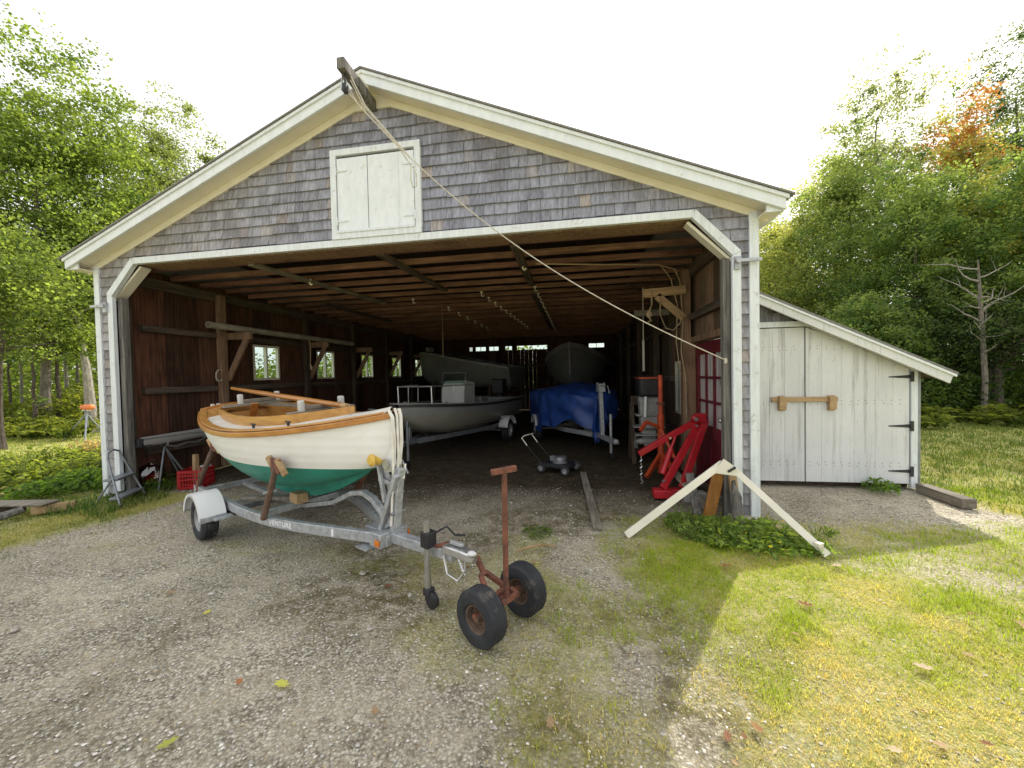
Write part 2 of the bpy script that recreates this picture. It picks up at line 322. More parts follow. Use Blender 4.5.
# ------------------------------------------------------------------ barn
W, HW, AP, DEP = 4.2, 3.2, 4.95, 13.0
SL = (AP-HW)/W
barn = thing('barn', 'large gabled barn with grey cedar shingles, white trim and a wide open front', 'barn', (0, 0, 0))
def build_barn():
    # sheathing behind the shingles, with the wide opening
    mb = MB(); mb.prism([(-4.19,.03,.02),(-4.19,.03,3.2),(0,.03,4.94),(4.19,.03,3.2),(4.19,.03,.02),(4.0,.03,.02),(4.0,.03,2.84),(3.58,.03,3.25),(-3.5,.03,3.25),(-4.0,.03,2.82),(-4.0,.03,.02)], (0,.03,0))
    mb.build('sheathing', 'dark_timber', barn)
    # shingles, each a tapered shake
    mb = MB(); ex = .125; z = .06; row = 0
    while z < 4.9:
        zt = z + ex; zm = z+ex*.5
        xo = min(4.19, (AP-z-.01)/SL)
        iv = [(-xo, xo)]
        def cut(a, b):
            nonlocal iv; out = []
            for p, q in iv:
                if b <= p or a >= q: out.append((p, q)); continue
                if a > p: out.append((p, a))
                if b < q: out.append((b, q))
            iv = out
        if zm < 2.83: cut(-3.96, 3.99)
        elif zm < 3.26: k = (zm-2.83)/.42; cut(-3.99+.46*k, 3.99-.40*k)
        if 3.28 < zm < 4.36: cut(-.55, .59)
        for a, b in iv:
            x = a - random.uniform(0, .08) * (b-a > .3)
            while x < b-.004:
                wd = random.choice((.08,.10,.12,.13,.15,.17,.19,.11)); 
                if b-a < .3: wd = b-a+.01
                x0, x1 = max(x, a), min(x+wd, b)
                if x1-x0 > .012:
                    g = random.uniform(.80, 1.14); cx = (x0+x1)/2
                    blue = min(1., max(0., (cx+3.2)/3.2)) * (.35 + .65*min(1., max(0., (zm-2.4)/1.)))
                    base = V((.355,.33,.31)).lerp(V((.315,.31,.345)), blue)
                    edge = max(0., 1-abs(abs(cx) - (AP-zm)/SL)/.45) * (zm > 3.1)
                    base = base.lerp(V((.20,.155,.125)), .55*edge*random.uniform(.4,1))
                    if random.random() < .07: base = base.lerp(V((.40,.33,.27)), random.uniform(.3,.8))
                    if random.random() < .06: base = base*.8
                    mb.col = tuple(base*g)
                    dz = random.uniform(-.004,.004); th = random.uniform(.020,.030); ti = random.uniform(-.003,.003)
                    x0 += .0016; x1 -= .0016; zb = z+dz; zu = max(zb+.02, min(zt+.03, AP+.06-abs(cx)*SL))
                    vs = [(x0,-th-ti,zb),(x1,-th+ti,zb),(x1,.028,zb),(x0,.028,zb),(x0,.004,zu),(x1,.004,zu),(x1,.028,zu),(x0,.028,zu)]
                    mb.add(vs, [(0,1,5,4),(3,2,1,0),(0,4,7,3),(1,2,6,5)])
                x += wd
        z += ex; row += 1
    mb.build('shingle_wall', 'cedar', barn, smooth=False)
    # trim
    for sx in (-1, 1):
        mb = MB(); mb.box((sx*4.165, -.012, 1.62), (.085, .05, 3.2)); mb.build('corner_board', 'white_paint', barn, .004)
        mb = MB(); mb.box((sx*4.215, .06, 1.62), (.02, .14, 3.2)); mb.build('corner_board', 'white_paint', barn, .004)
        mb = MB(); jx = 4.0 if sx > 0 else 3.945; mb.box((sx*jx, -.015, 1.46), (.085, .05, 2.72)); mb.build('door_jamb', 'white_paint', barn, .004)
        mb = MB(); xi = 3.52 if sx < 0 else 3.57
        mb.prism([(sx*(jx-.043),-.048,2.785),(sx*xi,-.048,3.2025),(sx*(xi+.035),-.048,3.2875),(sx*(jx+.043),-.048,2.825)],(0,.06,0)); mb.build('corner_brace', 'white_paint', barn, .004)
        mb = MB(); mb.beam((sx*3.97, .09, 2.755), (sx*(xi-.03), .09, 3.185), .13, .03, up=(-sx,0,1)); mb.build('brace_backing', 'cream_wood', barn, .003)
        mb = MB(); mb.box((sx*(jx-.075), .07, 1.40), (.075, .09, 2.76)); mb.build('jamb_post', 'grey_timber', barn, .008)
        mb = MB(); mb.box((sx*4.06, .19, 1.60), (.14, .14, 3.2)); mb.build('frame_post', 'dark_timber', barn, .008)
    mb = MB(); mb.box((.028, -.018, 3.245), (7.13, .055, .085)); mb.build('header_trim', 'white_paint', barn, .004)
    mb = MB(); mb.box((.03, .19, 3.27), (7.1, .26, .13)); mb.build('header_beam', 'brown_timber', barn, .006)
    # door track brackets at the jambs
    for sx, zz in ((-1, 2.66), (1, 2.72)):
        mb = MB(); mb.box((sx*4.0, -.055, zz-.02), (.06,.03,.13)); mb.box((sx*4.10, -.07, zz), (.24,.025,.03)); mb.tube([(sx*4.0,-.10,zz),(sx*4.0,-.04,zz)], .03, 10); mb.build('track_bracket', 'galv', barn)
    # roof: two slabs with overhang, fascias, soffits
    yo, xo = -.22, 4.37; zr = AP + .125
    for sx in (-1, 1):
        e = (sx*xo, zr-xo*SL)
        mb = MB(); mb.prism([(0,yo-.05,zr+.03),(sx*(xo+.06),yo-.05,zr+.03-(xo+.06)*SL),(sx*(xo+.06),yo-.05,zr+.048-(xo+.06)*SL),(0,yo-.05,zr+.048)], (0,DEP+.6,0)); mb.build('roof', 'asphalt_shingle', barn)
        # rake fascia in two steps
        mb = MB(); mb.prism([(0,yo-.015,zr+.027),(sx*xo,yo-.015,zr+.027-xo*SL),(sx*xo,yo-.015,zr-.115-xo*SL),(0,yo-.015,zr-.115)], (0,.03,0)); mb.build('rake_board', 'white_trim', barn, .004)
        mb = MB(); mb.prism([(0,yo-.035,zr+.026),(sx*(xo+.02),yo-.035,zr+.026-(xo+.02)*SL),(sx*(xo+.02),yo-.035,zr-.012-(xo+.02)*SL),(0,yo-.035,zr-.012)], (0,.02,0)); mb.build('shadow_board', 'white_trim', barn, .003)
        # rake soffit
        mb = MB(); mb.prism([(0,yo+.016,zr-.075),(sx*xo,yo+.016,zr-.075-xo*SL),(sx*xo,yo+.016,zr-.09-xo*SL),(0,yo+.016,zr-.09)], (0,-yo-.02+.03,0)); mb.build('soffit', 'soffit', barn)
        # frieze along the wall under the soffit
        mb = MB(); mb.prism([(0,-.03,zr-.091),(sx*4.3,-.03,zr-.091-4.3*SL),(sx*4.3,-.03,zr-.175-4.3*SL),(0,-.03,zr-.175)], (0,.028,0)); mb.build('frieze_board', 'soffit', barn, .003)
        # eave fascia and soffit running back
        mb = MB(); mb.box((sx*(xo-.012), yo+DEP/2+.25, zr-.045-xo*SL), (.024, DEP+.5, .14)); mb.build('eave_fascia', 'white_trim', barn)
        mb = MB(); mb.prism([(sx*4.2,yo+.03,zr-.115-xo*SL),(sx*(xo-.025),yo+.03,zr-.115-xo*SL),(sx*(xo-.025),yo+.03,zr-.10-xo*SL),(sx*4.2,yo+.03,zr-.10-xo*SL)], (0,DEP+.4,0)); mb.build('eave_soffit', 'soffit', barn)
        mb = MB(); mb.prism([(sx*4.21,yo+.02,zr-.117-xo*SL),(sx*(xo-.026),yo+.02,zr-.117-xo*SL),(sx*(xo-.026),yo+.02,zr-.06-(xo-.026)*SL),(sx*4.21,yo+.02,zr-.06-4.21*SL)], (0,.02,0)); mb.build('eave_return', 'white_trim', barn)
    mb = MB(); mb.prism([(-.42,-.034,4.80),(.42,-.034,4.80),(.0,-.034,5.0)], (0,.025,0)); mb.build('peak_board', 'soffit', barn)
    # loft hatch with two leaves
    hd = MB()
    hd.box((-.52,-.03,3.825),(.075,.05,1.07)); hd.box((.56,-.03,3.825),(.075,.05,1.07)); hd.box((.02,-.03,4.325),(1.155,.052,.075)); hd.box((.02,-.032,3.325),(1.155,.056,.075))
    h = hd.build('loft_hatch', 'white_paint', barn, .004)
    for x0, x1 in ((-.475,-.075), (-.07,.515)):
        mb = MB(); mb.box(((x0+x1)/2,-.030,3.81), (x1-x0-.005,.03,.895)); l = mb.build('hatch_leaf', 'white_trim', h, .004)
        for zz in (3.50, 4.10):
            s = -1 if x0 < -.3 else 1; xe = -.47 if s < 0 else .51
            mb = MB(); mb.beam((xe,-.050,zz),(xe-s*.13,-.050,zz+.005),.010,.018); mb.box((xe+s*.012,-.058,zz),(.024,.012,.10)); mb.build('hinge', 'white_paint', l)
    mb = MB(); mb.box((.32,-.047,3.81),(.012,.006,.87)); mb.build('seam_strip', 'white_paint', h)
    mb = MB(); mb.box((.02,-.058,3.372),(1.0,.025,.03)); mb.build('sill', 'white_paint', h, .004)
    # hoist beam sticking out under the ridge
    mb = MB(); mb.box((.02,-.31,4.835),(.085,.74,.115)); hb = mb.build('hoist_beam', 'grey_timber', barn, .008)
    mb = MB(); mb.box((.02,-.30,4.905),(.088,.2,.025)); mb.build('beam_cap', 'cream_wood', hb)
    mb = MB(); mb.tube([(.02,-.60,4.78),(.02,-.60,4.66)], .012, 8); mb.box((.02,-.60,4.63),(.045,.05,.09)); mb.lathe([(.001,-.014),(.035,-.014),(.035,.014),(.001,.014)],(.02,-.60,4.61),(1,0,0),14); mb.build('pulley_block', 'black_iron', hb, .004)
    mb = MB(); mb.tube([(-.03,-.56,4.78),(-.03,-.56,4.88)], .014, 8); mb.tube([(-.025,-.60,4.62),(-.03,-.57,4.80)], .009, 6); mb.build('chain', 'galv', hb)
    mb = MB(); mb.tube([(.072,.0,4.82),(.066,.0,4.82)], .02, 8); mb.build('bolt', 'galv', hb)
    # side walls of vertical boards with window holes
    wins = [(2.52,3.22,1.60,2.33),(4.46,5.19,1.60,2.33),(6.52,7.22,1.60,2.33),(8.52,9.22,1.60,2.33),(10.5,11.2,1.60,2.33)]
    rwin = [(2.42,3.10,.85,1.78)]
    rdoor = [(.62,1.88,0.,2.02)]
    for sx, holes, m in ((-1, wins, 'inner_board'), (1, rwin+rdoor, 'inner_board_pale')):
        mb = MB(); y = .28
        while y < DEP:
            wd = random.uniform(.17,.30); y1 = min(y+wd, DEP)
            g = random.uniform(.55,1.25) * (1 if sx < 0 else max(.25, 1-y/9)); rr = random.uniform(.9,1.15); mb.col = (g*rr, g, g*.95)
            cuts = [c for c in holes if c[0] < y1-.003 and c[1] > y+.003]
            for c in (c for c in holes if y+.003 < c[0] < y1-.003 or y+.003 < c[1] < y1-.003):
                e = c[0] if y+.003 < c[0] < y1-.003 else c[1]; y1 = e; 
            cuts = [c for c in holes if c[0] < y1-.003 and c[1] > y+.003]
            xc = sx*(4.155 + random.uniform(-.004,.004))
            if cuts:
                c = cuts[0]
                if c[2] > .05: mb.box((xc,(y+y1)/2,c[2]/2+.01),(.024,y1-y-.003,c[2]-.02))
                mb.box((xc,(y+y1)/2,(c[3]+3.3)/2),(.024,y1-y-.003,3.3-c[3]))
            else: mb.box((xc,(y+y1)/2,1.66),(.024,y1-y-.003,3.28))
            y = y1
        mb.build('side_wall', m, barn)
        # outer skin
        mb = MB(); ys = sorted(set([.04, DEP]+[c[0] for c in holes]+[c[1] for c in holes])); mb.col = (.27,.26,.25)
        for a, b in zip(ys, ys[1:]):
            c = [c for c in holes if c[0] <= a+.001 and c[1] >= b-.001]
            if c:
                if c[0][2] > .05: mb.box((sx*4.185,(a+b)/2,c[0][2]/2),(.03,b-a,c[0][2]))
                mb.box((sx*4.185,(a+b)/2,(c[0][3]+3.2)/2),(.03,b-a,3.2-c[0][3]))
            else: mb.box((sx*4.185,(a+b)/2,1.6),(.03,b-a,3.2))
        mb.build('outer_shingles', 'cedar', barn)
        for zz, y0 in ((.55,.45),(1.47,.45),(2.42,.45),(3.12,.28)):
            segs = [(y0, DEP-.05)]
            for c in holes:
                if c[2] < zz+.06 and c[3] > zz-.06:
                    o = []
                    for p, q in segs:
                        if c[0] > p: o.append((p, min(q, c[0])))
                        if c[1] < q: o.append((max(p, c[1]), q))
                    segs = o
            mb = MB()
            for p, q in segs:
                if q-p > .05: mb.box((sx*4.10,(p+q)/2,zz),(.085,q-p,.10 if zz < 3 else .16))
            mb.build('girt', 'dark_beam', barn, .006)
        for c in holes:
            if c[2] < .1: continue
            f = MB()
            for yy in (c[0]+.02, c[1]-.02, (c[0]+c[1])/2): f.box((sx*4.17,yy,(c[2]+c[3])/2),(.07,.04,c[3]-c[2]))
            for zz in (c[2]+.02, c[3]-.02): f.box((sx*4.17,(c[0]+c[1])/2,zz),(.068,c[1]-c[0]-.08,.04))
            fo = f.build('window', 'cream_wood', barn)
            p = MB(); p.box((sx*4.168,(c[0]+c[1])/2,(c[2]+c[3])/2),(.006,c[1]-c[0]-.05,c[3]-c[2]-.05)); p.build('pane', 'glass', fo)
    # posts, arms and braces
    for yy in (1.72,3.95,5.95,7.95,9.95):
        mb = MB(); mb.box((-4.03,yy,1.6),(.10,.13,3.1)); mb.build('wall_post', 'dark_timber' if yy > 2 else 'brown_timber', barn, .006)
        mb = MB(); mb.beam((-4.07,yy+.10,2.42),(-3.50,yy+.10,2.42),.06,.13); mb.build('bracket_arm', 'brown_timber', barn, .005)
        mb = MB(); mb.beam((-4.02,yy+.10,1.62),(-3.60,yy+.10,2.37),.05,.10,up=(1,0,0)); mb.build('bracket_brace', 'brown_timber', barn, .005)
    for yy in (1.95,4.2,6.4,8.6,10.8):
        mb = MB(); mb.box((4.02,yy,1.6),(.12,.16,3.1)); mb.build('wall_post', 'brown_timber' if yy < 3 else 'dark_timber', barn, .008)
    mb = MB(); mb.beam((4.0,1.83,2.83),(3.38,1.83,2.80),.05,.13); mb.build('bracket_arm', 'tan_wood', barn, .005)
    mb = MB(); mb.beam((3.58,1.83,2.76),(3.97,1.83,2.40),.05,.11,up=(1,0,1)); mb.build('bracket_brace', 'tan_wood', barn, .005)
    mb = MB(); mb.beam((4.0,2.9,2.66),(3.40,2.9,2.66),.05,.11); mb.build('bracket_arm', 'grey_plank', barn, .005)
    # red panelled door in the right wall
    d = MB(); y0, y1 = .66, 1.84
    d.box((4.15,y0+.06,1.0),(.045,.12,2.0)); d.box((4.15,y1-.06,1.0),(.045,.12,2.0)); d.box((4.15,1.25,1.92),(.044,.94,.16)); d.box((4.15,1.25,.76),(.044,.94,.16)); d.box((4.15,1.25,.13),(.044,.94,.22))
    d.box((4.163,1.25,.46),(.016,.94,.46)); d.box((4.15,1.25,.46),(.042,.10,.46))
    for k in (1,2): d.box((4.152,y0+.12+k*.94/3,1.34),(.036,.035,1.0)); d.box((4.152,1.25,.84+k*1.0/3),(.034,.94,.035))
    dd = d.build('side_door', 'door_red', barn, .003)
    p = MB(); p.box((4.165,1.25,1.34),(.006,.94,1.0)); p.build('pane', 'door_pane', dd)
    mb = MB(); mb.ball((4.10,.74,.98),.03,6); mb.build('handle', 'chrome', dd)
    mb = MB(); mb.box((4.12,.60,1.03),(.09,.09,2.06)); mb.box((4.12,1.90,1.03),(.088,.09,2.06)); mb.box((4.12,1.25,2.07),(.092,1.39,.09)); mb.build('door_frame', 'brown_timber', barn, .004)
    # back wall: boards with slits of light and a strip of small windows under the loft
    bw = [(-2.55,-2.36),(-2.26,-1.72),(-1.62,-1.12),(-.86,-.50),(-.33,1.10),(2.88,3.60)]
    mb = MB(); x = -4.18
    while x < 4.18:
        x1 = min(x+random.uniform(.13,.22), 4.18); e = [v for ab in bw for v in ab if x+.004 < v < x1-.004]
        if e: x1 = min(e)
        gap = random.choice((.003,.005,.008)) if -.9 < x < 1.3 and random.random() < .8 else .0; g = random.uniform(.5,1.1); mb.col = (g,g,g)
        if any(a < (x+x1)/2 < b for a, b in bw): mb.box(((x+x1)/2,DEP,1.35),(x1-x-gap,.03,2.7)); mb.box(((x+x1)/2,DEP,3.14),(x1-x,.03,.40))
        else: mb.box(((x+x1)/2,DEP,1.67),(x1-x-gap,.03,3.34))
        x = x1
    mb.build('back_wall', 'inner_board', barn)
    mb = MB(); mb.prism([(-4.18,DEP+.02,3.3),(4.18,DEP+.02,3.3),(0,DEP+.02,AP)],(0,.03,0)); mb.build('rear_gable', 'dark_timber', barn)
    for a, b in bw:
        f = MB(); f.box(((a+b)/2,DEP,2.715),(b-a,.06,.03)); f.box(((a+b)/2,DEP,2.925),(b-a,.06,.03)); f.box((a+.015,DEP,2.82),(.03,.06,.18)); f.box((b-.015,DEP,2.82),(.03,.06,.18)); f.box(((a+b)/2,DEP,2.82),(.02,.05,.18))
        fo = f.build('window', 'dark_timber', barn); p = MB(); p.box(((a+b)/2,DEP,2.82),(b-a-.04,.006,.18)); p.build('pane', 'glass', fo)
    for zz in (.9, 2.0):
        mb = MB(); mb.box((0,DEP-.08,zz),(8.2,.08,.12)); mb.build('girt', 'dark_beam', barn)
    # ceiling: joists across, loft floor above, battens below
    y = .45; i = 0
    while y < DEP-.1:
        g = random.uniform(.8,1.15) * (1.1 if y < 3 else .9); mb = MB(); mb.col = (g, g*random.uniform(.92,1.02), g*.95)  # joists near the opening tinted brighter, daylight put into their colour
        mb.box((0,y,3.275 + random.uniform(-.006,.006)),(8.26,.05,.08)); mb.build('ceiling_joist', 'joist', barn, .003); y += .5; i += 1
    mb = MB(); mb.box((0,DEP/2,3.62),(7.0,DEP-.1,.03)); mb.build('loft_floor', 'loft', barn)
    for x0, ya, x1, yb, m in ((-2.08,.35,-1.74,3.5,'grey_plank'),(-.15,.35,-.05,2.6,'dark_beam'),(1.62,.4,1.58,2.6,'dark_beam'),(-3.0,3.2,-2.9,6.0,'dark_beam'),(1.55,3.2,1.5,9.5,'dark_beam')):
        mb = MB(); mb.beam((x0,ya,3.212),(x1,yb,3.212),.11,.045); mb.build('ceiling_batten', m, barn, .003)
    for x, y in [(-1.93,1.35),(1.60,1.30),(-1.0,3.3)] + [(.55+.02*k, 3.0+.55*k) for k in range(11)] + [(1.62, 2.8+.6*k) for k in range(12)] + [(-.6, 4.4+.8*k) for k in range(6)]:
        mb = MB(); mb.tube([(x,y,3.24),(x,y,3.16),(x+.02,y,3.14),(x+.05,y,3.16)], .008 if y > 2 else .014, 6); mb.box((x,y,3.225),(.05,.03,.02)); mb.build('ceiling_hook', 'cream_wood', barn)
build_barn()

# ------------------------------------------------------------------ lean-to shed
shed = thing('shed', 'low lean-to shed with peeling white double doors beside the barn', 'shed', (5.5, 1.4, 0))
def build_shed():
    sl = -.50; x0, x1 = 4.23, 6.98; z0 = 2.60 + (4.8-4.23)*.5; ztop = lambda x: 2.60 + (x-4.8)*sl
    mb = MB(); mb.prism([(x0,1.20,ztop(x0)-.02),(x1,1.20,ztop(x1)-.02),(x1,1.20,ztop(x1)+.005),(x0,1.20,ztop(x0)+.005)], (0,5.4,0)); mb.build('roof', 'asphalt_shingle', shed)
    mb = MB(); mb.prism([(x0,1.225,ztop(x0)-.021),(x1-.03,1.225,ztop(x1-.03)-.021),(x1-.07,1.225,ztop(x1)-.13),(x0,1.225,ztop(x0)-.15)], (0,.028,0)); mb.build('rake_board', 'peeled', shed, .004)
    mb = MB(); mb.prism([(x0,1.205,ztop(x0)-.022),(x1-.01,1.205,ztop(x1-.01)-.022),(x1-.015,1.205,ztop(x1)-.05),(x0,1.205,ztop(x0)-.052)], (0,.02,0)); mb.build('shadow_board', 'white_trim', shed, .003)
    mb = MB(); mb.prism([(x0,1.26,ztop(x0)-.05),(x1-.04,1.26,ztop(x1)-.05),(x1-.04,1.26,ztop(x1)-.065),(x0,1.26,ztop(x0)-.065)], (0,5.2,0)); mb.build('roof_deck', 'dark_beam', shed)
    # shingled triangle over the doors
    mb = MB(); z = 2.22
    while z < 2.9:
        xe = min(6.6, 4.8 + (2.60-z-.15)/.5); x = 4.23
        while x < xe-.02:
            wd = random.uniform(.08,.17); xb = min(x+wd, xe); g = random.uniform(.75,1.1); mb.col = (.30*g,.295*g,.31*g)
            th = random.uniform(.012,.018); za = min(z+.15, 2.60+(xb-4.8)*sl-.05); zb = min(z+.15, 2.60+(x-4.8)*sl-.05)
            mb.add([(x+.002,1.42-th,z),(xb-.002,1.42-th,z),(xb-.002,1.45,z),(x+.002,1.45,z),(x+.002,1.43,zb),(xb-.002,1.43,za)], [(0,1,5,4),(3,2,1,0)]); x = xb
        z += .125
    mb.build('gable_shingles', 'cedar', shed, smooth=False)
    mb = MB(); mb.prism([(4.23,1.46,.05),(6.66,1.46,.05),(6.66,1.46,1.60),(5.45,1.46,2.20),(4.23,1.46,2.83)], (0,.03,0)); mb.build('front_backing', 'dark_timber', shed)
    mb = MB(); mb.box((4.82,1.40,2.205),(1.20,.05,.075)); mb.build('header_trim', 'white_paint', shed, .004)
    mb = MB(); mb.beam((5.42,1.402,2.215),(6.69,1.402,1.585),.048,.10); mb.build('slope_trim', 'peeled', shed, .004)
    mb = MB(); mb.box((6.645,1.402,.83),(.075,.05,1.62)); mb.build('corner_post', 'white_paint', shed, .004)
    mb = MB(); mb.box((6.70,1.44,.83),(.03,.12,1.60)); mb.build('corner_board', 'grey_metal', shed, .004)
    mb = MB(); mb.box((6.69,4.0,.85),(.04,5.0,1.62)); mb.col = (.3,.3,.3); mb.build('side_wall', 'grey_timber', shed)
    mb = MB(); mb.box((5.45,6.5,.85),(2.4,.04,1.62)); mb.build('rear_wall', 'grey_timber', shed)
    # doors as boards
    def leaf(xa, xb, zf, n):
        mb = MB(); ws = np.diff(np.sort(np.concatenate([[0,1], (np.arange(1,n)+RNG.uniform(-.15,.15,n-1))/n])))
        x = xa
        for wd in ws:
            xe = x+wd*(xb-xa); g = random.uniform(.95,1.03); mb.col = (g,g,g)
            mb.prism([(x+.0008,1.392+random.uniform(0,.003),.075),(xe-.0008,1.392,.075),(xe-.0008,1.392,zf(xe)),(x+.0008,1.392,zf(x))], (0,.028,0)); x = xe
        return mb.build('door_leaf', 'peeled', shed, .002)
    def nails(l, xa, xb, zf):
        mb = MB()
        for x in np.arange(xa+.05, xb-.03, .095):
            for zz in (.30,.34,1.12,1.16,1.86,1.90):
                if zz < zf(x)-.06: mb.box((x+random.uniform(-.012,.012),1.3905,zz+random.uniform(-.01,.01)),(.008,.004,.008))
        mb.build('nail_heads', 'rust', l)
    l1 = leaf(4.25,5.375,lambda x: 2.155,5)
    l2 = leaf(5.39,6.595,lambda x: min(2.155, 2.155-(x-5.42)*.497),6)
    nails(l1, 4.25, 5.37, lambda x: 2.155); nails(l2, 5.39, 6.6, lambda x: min(2.155, 2.155-(x-5.42)*.497))
    for zz in (.24,.83,1.47):
        mb = MB(); mb.prism([(6.60,1.385,zz-.022),(6.60,1.385,zz+.022),(6.36,1.385,zz+.006),(6.36,1.385,zz-.006)],(0,.008,0)); mb.box((6.615,1.374,zz),(.035,.012,.13)); mb.build('hinge', 'black_iron', l2)
    for x, l in ((5.085,l1),(5.685,l2)):
        mb = MB(); mb.box((x,1.345,1.14),(.085,.035,.17)); mb.box((x,1.376,1.14),(.083,.03,.20)); mb.build('bar_bracket', 'tan_wood', l, .003)
    mb = MB(); mb.box((5.45,1.36,.04),(2.4,.05,.07)); mb.v = [(x,y+.16,z) for x,y,z in mb.v]; mb.build('sill', 'dark_timber', shed)
build_shed()
b = MB(); b.box((5.36,1.372,1.19),(.80,.022,.065)); bar = b.build('latch_bar', 'tan_wood', None, .003); tag(bar, 'tan wooden latch bar across the white shed doors', 'bar')

# ------------------------------------------------------------------ hulls
def hull(mb, st, nsec=14, keel=None, e1=.62, e2=1.15):
    """st: rows (x, half beam, sheer z, bottom z); keel: function x -> profile z or None. Local x forward, y port."""
    rows = []
    for x, b, zs, zk in st:
        half = []
        for j in range(nsec+1):
            a = math.pi/2*j/nsec
            half.append((b*max(0,math.cos(a))**e1, zs-(zs-zk)*math.sin(a)**e2))
        kp = keel(x) if keel else None
        if kp is not None and kp < zk-.01:
            kw = min(.035, b*.5); half = [(max(y, kw), z) for y, z in half] + [(kw*.9, (zk+kp)/2), (kw*.7, kp)]
        elif keel: half = half + [(.0, zk-.001), (.0, zk-.002)]
        ring = [(x, -y, z) for y, z in half] + [(x, y, z) for y, z in reversed(half[:-1] if half[-1][0] < 1e-4 else half)]
        if keel and half[-1][0] < 1e-4: ring = [(x,-y,z) for y,z in half] + [(x,y,z) for y,z in reversed(half)]
        rows.append(ring)
    k = len(rows[0]); vs = [p for r in rows for p in r]; fs = []
    for i in range(len(rows)-1):
        for j in range(k-1): fs.append((i*k+j, i*k+j+1, (i+1)*k+j+1, (i+1)*k+j))
    fs.append(tuple((len(rows)-1)*k+j for j in range(k)))     # transom
    mb.add(vs, fs)
def lerp_st(st, x, i):
    xs = [-s[0] for s in st]; return float(np.interp(-x, xs, [s[i] for s in st]))

# ------------------------------------------------------------------ white sailboat on its trailer
K = V((1.64, -1.93, 0)); TH = R(-27)
def smooth_st(pts, n=36):
    xs = np.array([p[0] for p in pts]); u = np.linspace(0, 1, n); u = u**1.5
    q = xs[0] + (xs[-1]-xs[0])*u
    def cr(col):
        ys = np.array([p[col] for p in pts]); X = -xs; m = np.gradient(ys, X); out = []
        for x in -q:
            i = min(max(np.searchsorted(X, x)-1, 0), len(X)-2); h = X[i+1]-X[i]; t = (x-X[i])/h
            out.append((2*t**3-3*t**2+1)*ys[i]+(t**3-2*t**2+t)*h*m[i]+(-2*t**3+3*t**2)*ys[i+1]+(t**3-t**2)*h*m[i+1])
        return out
    B, S, Z = cr(1), cr(2), cr(3)
    return [(float(q[i]), max(.012, B[i]), S[i], Z[i]) for i in range(n)]
SB = smooth_st([(-.765,.014,1.325,1.285),(-.775,.02,1.322,1.15),(-.80,.04,1.318,1.04),(-.87,.09,1.305,.945),(-1.0,.165,1.285,.88),(-1.3,.31,1.245,.77),(-1.62,.43,1.21,.68),(-2.0,.535,1.18,.60),(-2.5,.60,1.16,.60),(-3.0,.585,1.17,.69),(-3.5,.50,1.20,.82),(-4.05,.35,1.25,1.0)])
KEELX = [-4.1,-3.78,-3.70,-3.5,-3.2,-2.9,-2.5,-2.0,-1.62,-1.3,-1.0]; KEELZ = [1.5,.90,.72,.52,.42,.385,.38,.47,.59,.73,.9]
HEEL = R(3); LEFT = V((-math.sin(TH), math.cos(TH), 0))
boat = thing('wooden_sailboat', 'small white wooden sailboat with green bottom and varnished trim on a trailer', 'sailboat', K + LEFT*.06, TH)
boat.rotation_euler = (HEEL, 0, TH)
